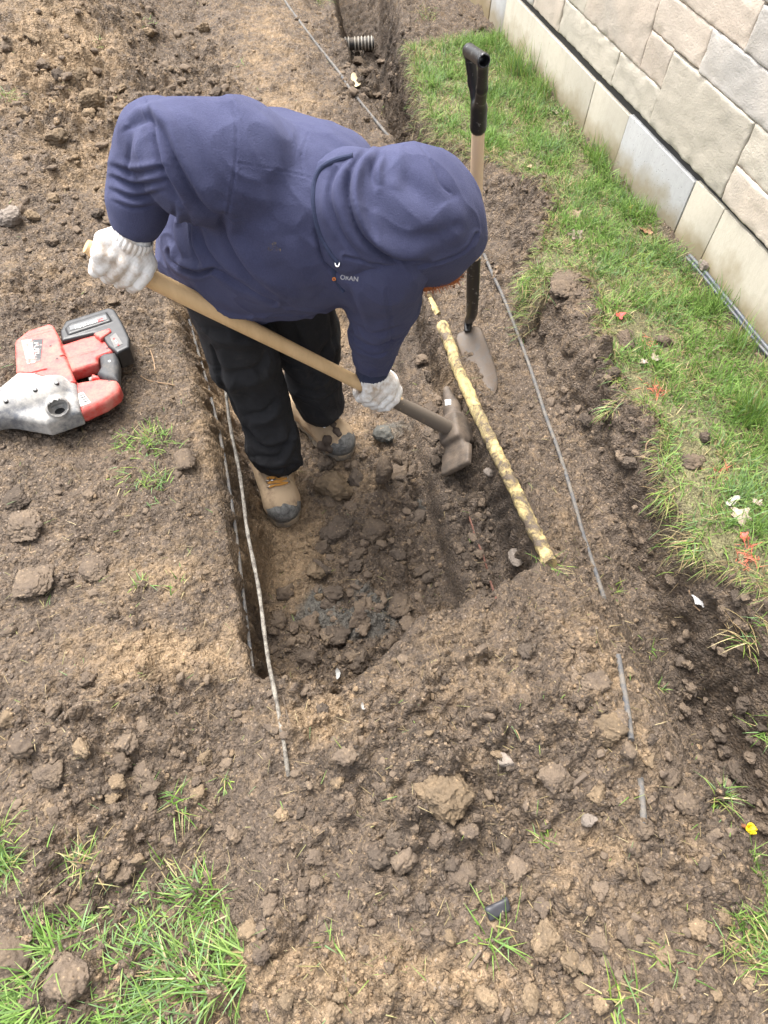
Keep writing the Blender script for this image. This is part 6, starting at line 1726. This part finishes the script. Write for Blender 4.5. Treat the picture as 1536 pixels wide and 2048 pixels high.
# tall clumps standing against the wall
for u, v, nb, L_, lb in ((1040, 150, 240, (.07, .15), 'tall dark green clump against the wall behind the shovel grip'), (1090, 190, 150, (.05, .11), 'green clump against the wall right of the tall clump'), (1200, 320, 170, (.05, .10), 'green clump at the grey section of the wall'), (1285, 430, 90, (.04, .08), 'green clump below the grey section of the wall'),
                         (1430, 610, 130, (.05, .10), 'long grass leaning over the plastic edging'), (1480, 690, 130, (.05, .10), 'long grass near the end of the plastic edging'), (1500, 830, 220, (.06, .12), 'long sweeping grass at the right edge of the turf'), (1250, 380, 120, (.03, .07), 'grass in front of the grey section of the wall')):
    tuft(u, v, nb, 42, L_, .96, lb, azc=2.4, azs=2.2, lean_=.5, wd=(.0018, .003))
# spots of red marking paint on the turf
for u, v, nb, lb in ((1312, 780, 60, 'grass blades with red marking paint in the middle of the turf'), (1300, 690, 24, 'grass blades with red marking paint beside the clod'), (1492, 1112, 60, 'grass blades with red marking paint low on the turf'), (1440, 950, 24, 'grass blades with red marking paint above the fallen leaves')):
    tuft(u, v, nb, 26, (.02, .045), 1, lb, lean_=1.1, name='painted_grass', col=[.55, .16, .10])
# roots and dry fibres in the cut edges
def strand(px_, r, ma_, lb, name='root', cat='root'):
    p_ = np.array([hit(*q) + unit(CAM - hit(*q)) * r * .8 for q in px_])
    o = MB().tube(catmull(p_, 5), r, 6).build(name, ma_); return tag(o, lb, cat)
M_ROOT = mat('dry_root', (.30, .20, .12), .9); M_RROOT = mat('red_brown_root', (.14, .062, .042), .8); M_TWIG = mat('brown_twig', (.10, .075, .055), .9)
strand([(938, 1034), (944, 1050), (950, 1072), (962, 1100), (972, 1130), (980, 1160), (992, 1196)], .0028, M_RROOT, 'reddish root running over the shelf of the pit')
strand([(1122, 1592), (1140, 1575), (1172, 1548)], .0055, M_TWIG, 'stubby brown twig lying on the mound', 'twig', 'twig')
strand([(938, 1936), (960, 1905), (985, 1880)], .003, M_TWIG, 'dark twig at the bottom ridge of the mound', 'twig', 'twig')
strand([(281, 752), (300, 762), (345, 770), (410, 788)], .0018, M_ROOT, 'thin dry root on the left bank right of the hammer drill')
strand([(300, 700), (306, 716), (310, 740)], .0016, M_ROOT, 'short dry fibre above the thin root on the left bank')
strand([(1355, 870), (1300, 880), (1290, 905)], .0016, M_ROOT, 'dry fibre trailing from the cut turf')
strand([(1378, 1180), (1384, 1205), (1400, 1222)], .0018, M_ROOT, 'pale root beside the white leaf')
strand([(565, 1390), (572, 1420), (578, 1445)], .0016, M_TWIG, 'dark fibre under the pale cable end', 'twig', 'twig')
# ------------------------------------------------------------------ leaves and litter
def leaf(u, v, w, c, lb, seed, kind='oak', lift=.008, name='dead_leaf', cat='leaf', curl=.35):
    r = np.random.default_rng(seed)
    p = hit(u, v); dep = -((R.T @ (p - CAM))[2]); s_ = w / 2 / F * dep
    n_ = 33; a = np.linspace(0, 2 * np.pi, n_, endpoint=False)
    if kind == 'oak': rad = 1 - .38 * np.abs(np.sin(a * 2.5 + r.uniform(0, 3))) + r.normal(0, .05, n_)
    elif kind == 'long': rad = 1 / np.sqrt(np.cos(a) ** 2 + (np.sin(a) / .42) ** 2) + r.normal(0, .03, n_)
    else: rad = 1 + .1 * np.sin(3 * a + r.uniform(0, 6)) + r.normal(0, .04, n_)
    rings = []
    for t in (0.0, .35, .7, 1.0):
        x, y = np.cos(a) * rad * t, np.sin(a) * rad * t
        z = curl * (x * x * .8 - .35 * y * y + .35 * np.sin(3.1 * x + r.uniform(0, .3)) * y) + .06 * np.sin(a * 7) * t * t
        rings.append(np.stack([x, y, z], -1) if t > 0 else np.array([[0, 0, 0.0]]))
    V = np.concatenate(rings) * s_
    f = []
    for j in range(n_):
        k_ = (j + 1) % n_
        f.append([0, 1 + j, 1 + k_]); 
        for q_ in (0, 1): 
            b_ = 1 + q_ * n_; f.append([b_ + j, b_ + n_ + j, b_ + n_ + k_]); f.append([b_ + j, b_ + n_ + k_, b_ + k_])
    az = r.uniform(0, 6.28); ca, sa = math.cos(az), math.sin(az)
    V = V @ np.array([[ca, sa, 0], [-sa, ca, 0], [0, 0, 1]])
    ma = mat('leaf_skin', c, .7); nn_ = NT(ma)
    nn_.base(nn_.mix(nn_.ramp(nn_.noise(40, 5, .7), [(.4, 0.0), (.7, 1.0)]), c, tuple(k * .6 for k in c)))
    nf = len(V)
    V2 = np.concatenate([V, V - [0, 0, .0008]]); F2 = np.array(f); F2 = np.concatenate([F2, F2[:, ::-1] + nf])
    o = link(name, mesh_np(name, V2, F2), ma); o.location = p + [0, 0, lift]; o.rotation_euler = (r.uniform(-.3, .3), r.uniform(-.3, .3), 0)
    return tag(o, lb, cat)
LV = [(1238, 606, 30, (.36, .25, .17), 'curled tan dead leaf above the red ribbon on the turf', 'oak'), (1312, 720, 30, (.45, .36, .30), 'pale curled dead leaf in the turf by the brown clod', 'oak'), (1286, 728, 20, (.42, .31, .27), 'small pinkish dead leaf left of the pale curled one', 'oak'),
      (1478, 1036, 52, (.44, .33, .28), 'star-shaped pinkish dead leaf at the lower turf', 'oak'), (1462, 1006, 34, (.50, .45, .40), 'narrow pale dead leaf above the star-shaped leaf', 'long'), (1512, 1010, 30, (.42, .31, .26), 'pink dead leaf at the right edge above the star-shaped leaf', 'oak'),
      (1396, 1202, 36, (.50, .49, .48), 'crumpled whitish leaf on the bank of the right trench', 'oak'), (1146, 432, 36, (.25, .17, .11), 'brown dead leaf in the grass near the wall', 'oak'), (1150, 474, 34, (.20, .15, .11), 'dark brown dead leaf below the other in the grass near the wall', 'oak'),
      (1130, 252, 22, (.30, .24, .19), 'grey-brown dead leaf at the foot of the wall', 'oak'), (1110, 228, 18, (.36, .28, .21), 'curled dead leaf at the wall above the grey-brown one', 'oak'), (1058, 338, 18, (.38, .27, .17), 'small tan leaf right of the shovel shaft', 'long'), (1290, 465, 34, (.28, .15, .08), 'rusty leaves heaped at the foot of the grey wall section', 'oak'), (1262, 418, 16, (.48, .30, .08), 'yellow-brown leaf near the grey wall section', 'long'),
      (711, 168, 40, (.50, .40, .24), 'pale yellow dead leaf hanging in the far trench', 'long'), (972, 96, 16, (.45, .24, .12), 'orange leaf in the grass behind the shovel grip', 'long')]
for k, (u, v, w, c, lb, kd_) in enumerate(LV): leaf(u, v, w, c, lb, 50 + k, kd_)
leaf(1236, 636, 24, (.72, .09, .08), 'scrap of bright red ribbon on the turf', 91, 'oak', .012, 'red_ribbon', 'ribbon', .8)
leaf(1484, 1078, 24, (.70, .12, .10), 'scrap of red ribbon low on the turf', 92, 'oak', .010, 'red_ribbon', 'ribbon', .8)
leaf(676, 1350, 22, (.45, .45, .43), 'small scrap of white paper at the near end of the pit', 93, 'long', .006, 'paper_scrap', 'paper', .9)
leaf(726, 1416, 16, (.33, .31, .28), 'grey-white scrap on the near edge of the pit', 94, 'long', .006, 'paper_scrap', 'paper', .9)
# loose straws and fibres on the bare soil, and roots along the cut edge of the turf
q = np.array([P(a, b, 0)[:2] for a, b in zip(rng.uniform(0, 1536, 2600), rng.uniform(0, 2048, 2600))])
q = q[(q[:, 0] < 1.3) & (q[:, 1] < 4.3)]
q = q[(field(lawn_sd, q[:, 0], q[:, 1]) > .02) & (field(pit, q[:, 0], q[:, 1]) * (1 - field(pit, q[:, 0], q[:, 1])) < .02)][:1500]
n2 = len(q); cl_ = STRAWS[rng.integers(5, size=n2)] * rng.uniform(.45, 1.1, (n2, 1)); gm = rng.random(n2) < .18; cl_[gm] = GREENS[rng.integers(6, size=gm.sum())]
V, Fc, C_ = blades(np.stack([q[:, 0], q[:, 1], gz(q[:, 0], q[:, 1]) + .0015], -1), rng.uniform(.012, .035, n2), rng.uniform(0, 6.28, n2), rng.normal(1.45, .12, n2), rng.uniform(.0009, .0018, n2), cl_, .05)
tag(link('straw_litter', blade_mesh('straw_litter', V, Fc, C_)), 'bits of straw and torn grass strewn over the soil', kind='stuff')
q = rng.uniform([.78, .2], [1.3, 3.4], (90000, 2)); sd_ = field(lawn_sd, q[:, 0], q[:, 1]); q = q[(sd_ > -.015) & (sd_ < .014)][:3200]
n2 = len(q); cl_ = STRAWS[rng.integers(5, size=n2)] * rng.uniform(.4, 1.0, (n2, 1)); gm = rng.random(n2) < .35; cl_[gm] = GREENS[rng.integers(6, size=gm.sum())]
V, Fc, C_ = blades(np.stack([q[:, 0], q[:, 1], gz(q[:, 0], q[:, 1]) + .002], -1), rng.uniform(.025, .065, n2), 3.3 + rng.normal(0, .7, n2), rng.normal(1.25, .3, n2), rng.uniform(.0010, .0022, n2), cl_, .75)
tag(link('turf_edge_roots', blade_mesh('turf_edge_roots', V, Fc, C_)), 'dry roots and blades hanging over the cut edge of the turf', kind='stuff')
# the yellow flower head at the right trench
p_ = hit(1487, 1652); fl = empty('yellow_flower', p_); tag(fl, 'yellow flower head fallen at the edge of the right trench', 'flower')
M_PET = mat('yellow_petal', (.78, .58, .02), .6); M_CEN = mat('brown_sepal', (.18, .07, .03), .8)
pet = []
for k in range(6):
    a = k * 1.05; V = []; f = []
    for i in range(7):
        for j in range(7):
            s_, t_ = i / 6, j / 6 * 2 - 1
            w_ = .0105 * math.sin(math.pi * min(1, .12 + s_ * .8)) ** .7
            th = 1.15 - s_ * .75
            r0_ = .019 * s_
            V.append([r0_ * math.sin(th) * 1.1, t_ * w_, r0_ * math.cos(th) * .9 + .004 * (1 - t_ * t_)])
    V = np.array(V); ca, sa = math.cos(a), math.sin(a)
    V = V @ np.array([[ca, sa, 0], [-sa, ca, 0], [0, 0, 1]])
    for i in range(6):
        for j in range(6): f.append([i * 7 + j, (i + 1) * 7 + j, (i + 1) * 7 + j + 1, i * 7 + j + 1])
    o = link('petal', mesh_np('petal', V + [0, 0, .006], np.array(f)), M_PET, fl)
o = MB().tube([(0, 0, -.006), (0, 0, .002), (0, 0, .007)], [.0035, .005, .004], 10).build('sepal', M_CEN, fl)
fl.rotation_euler = (.9, .5, 0.3)
# black plastic scrap at the bottom ridge
p_ = hit(996, 1818)
K = SDF(p_ - .06, p_ + .06, .003)
K.box(p_ + [0, 0, .004], [unit([1, .15, 0]), unit([-.15, 1, .5]), unit(np.cross([1, .15, 0], [-.15, 1, .5]))], [.021, .011, .005], .004)
v_, q_ = K.mesh(); v_ = v_ + vnormals(v_, q_) * (.002 * noise3(v_ * 60, 4))[:, None]
tag(link('plastic_scrap', mesh_np('plastic_scrap', v_, q_), mat('black_plastic', (.03, .03, .035), .5)), 'black plastic scrap half buried behind the upright grass blades', 'scrap')
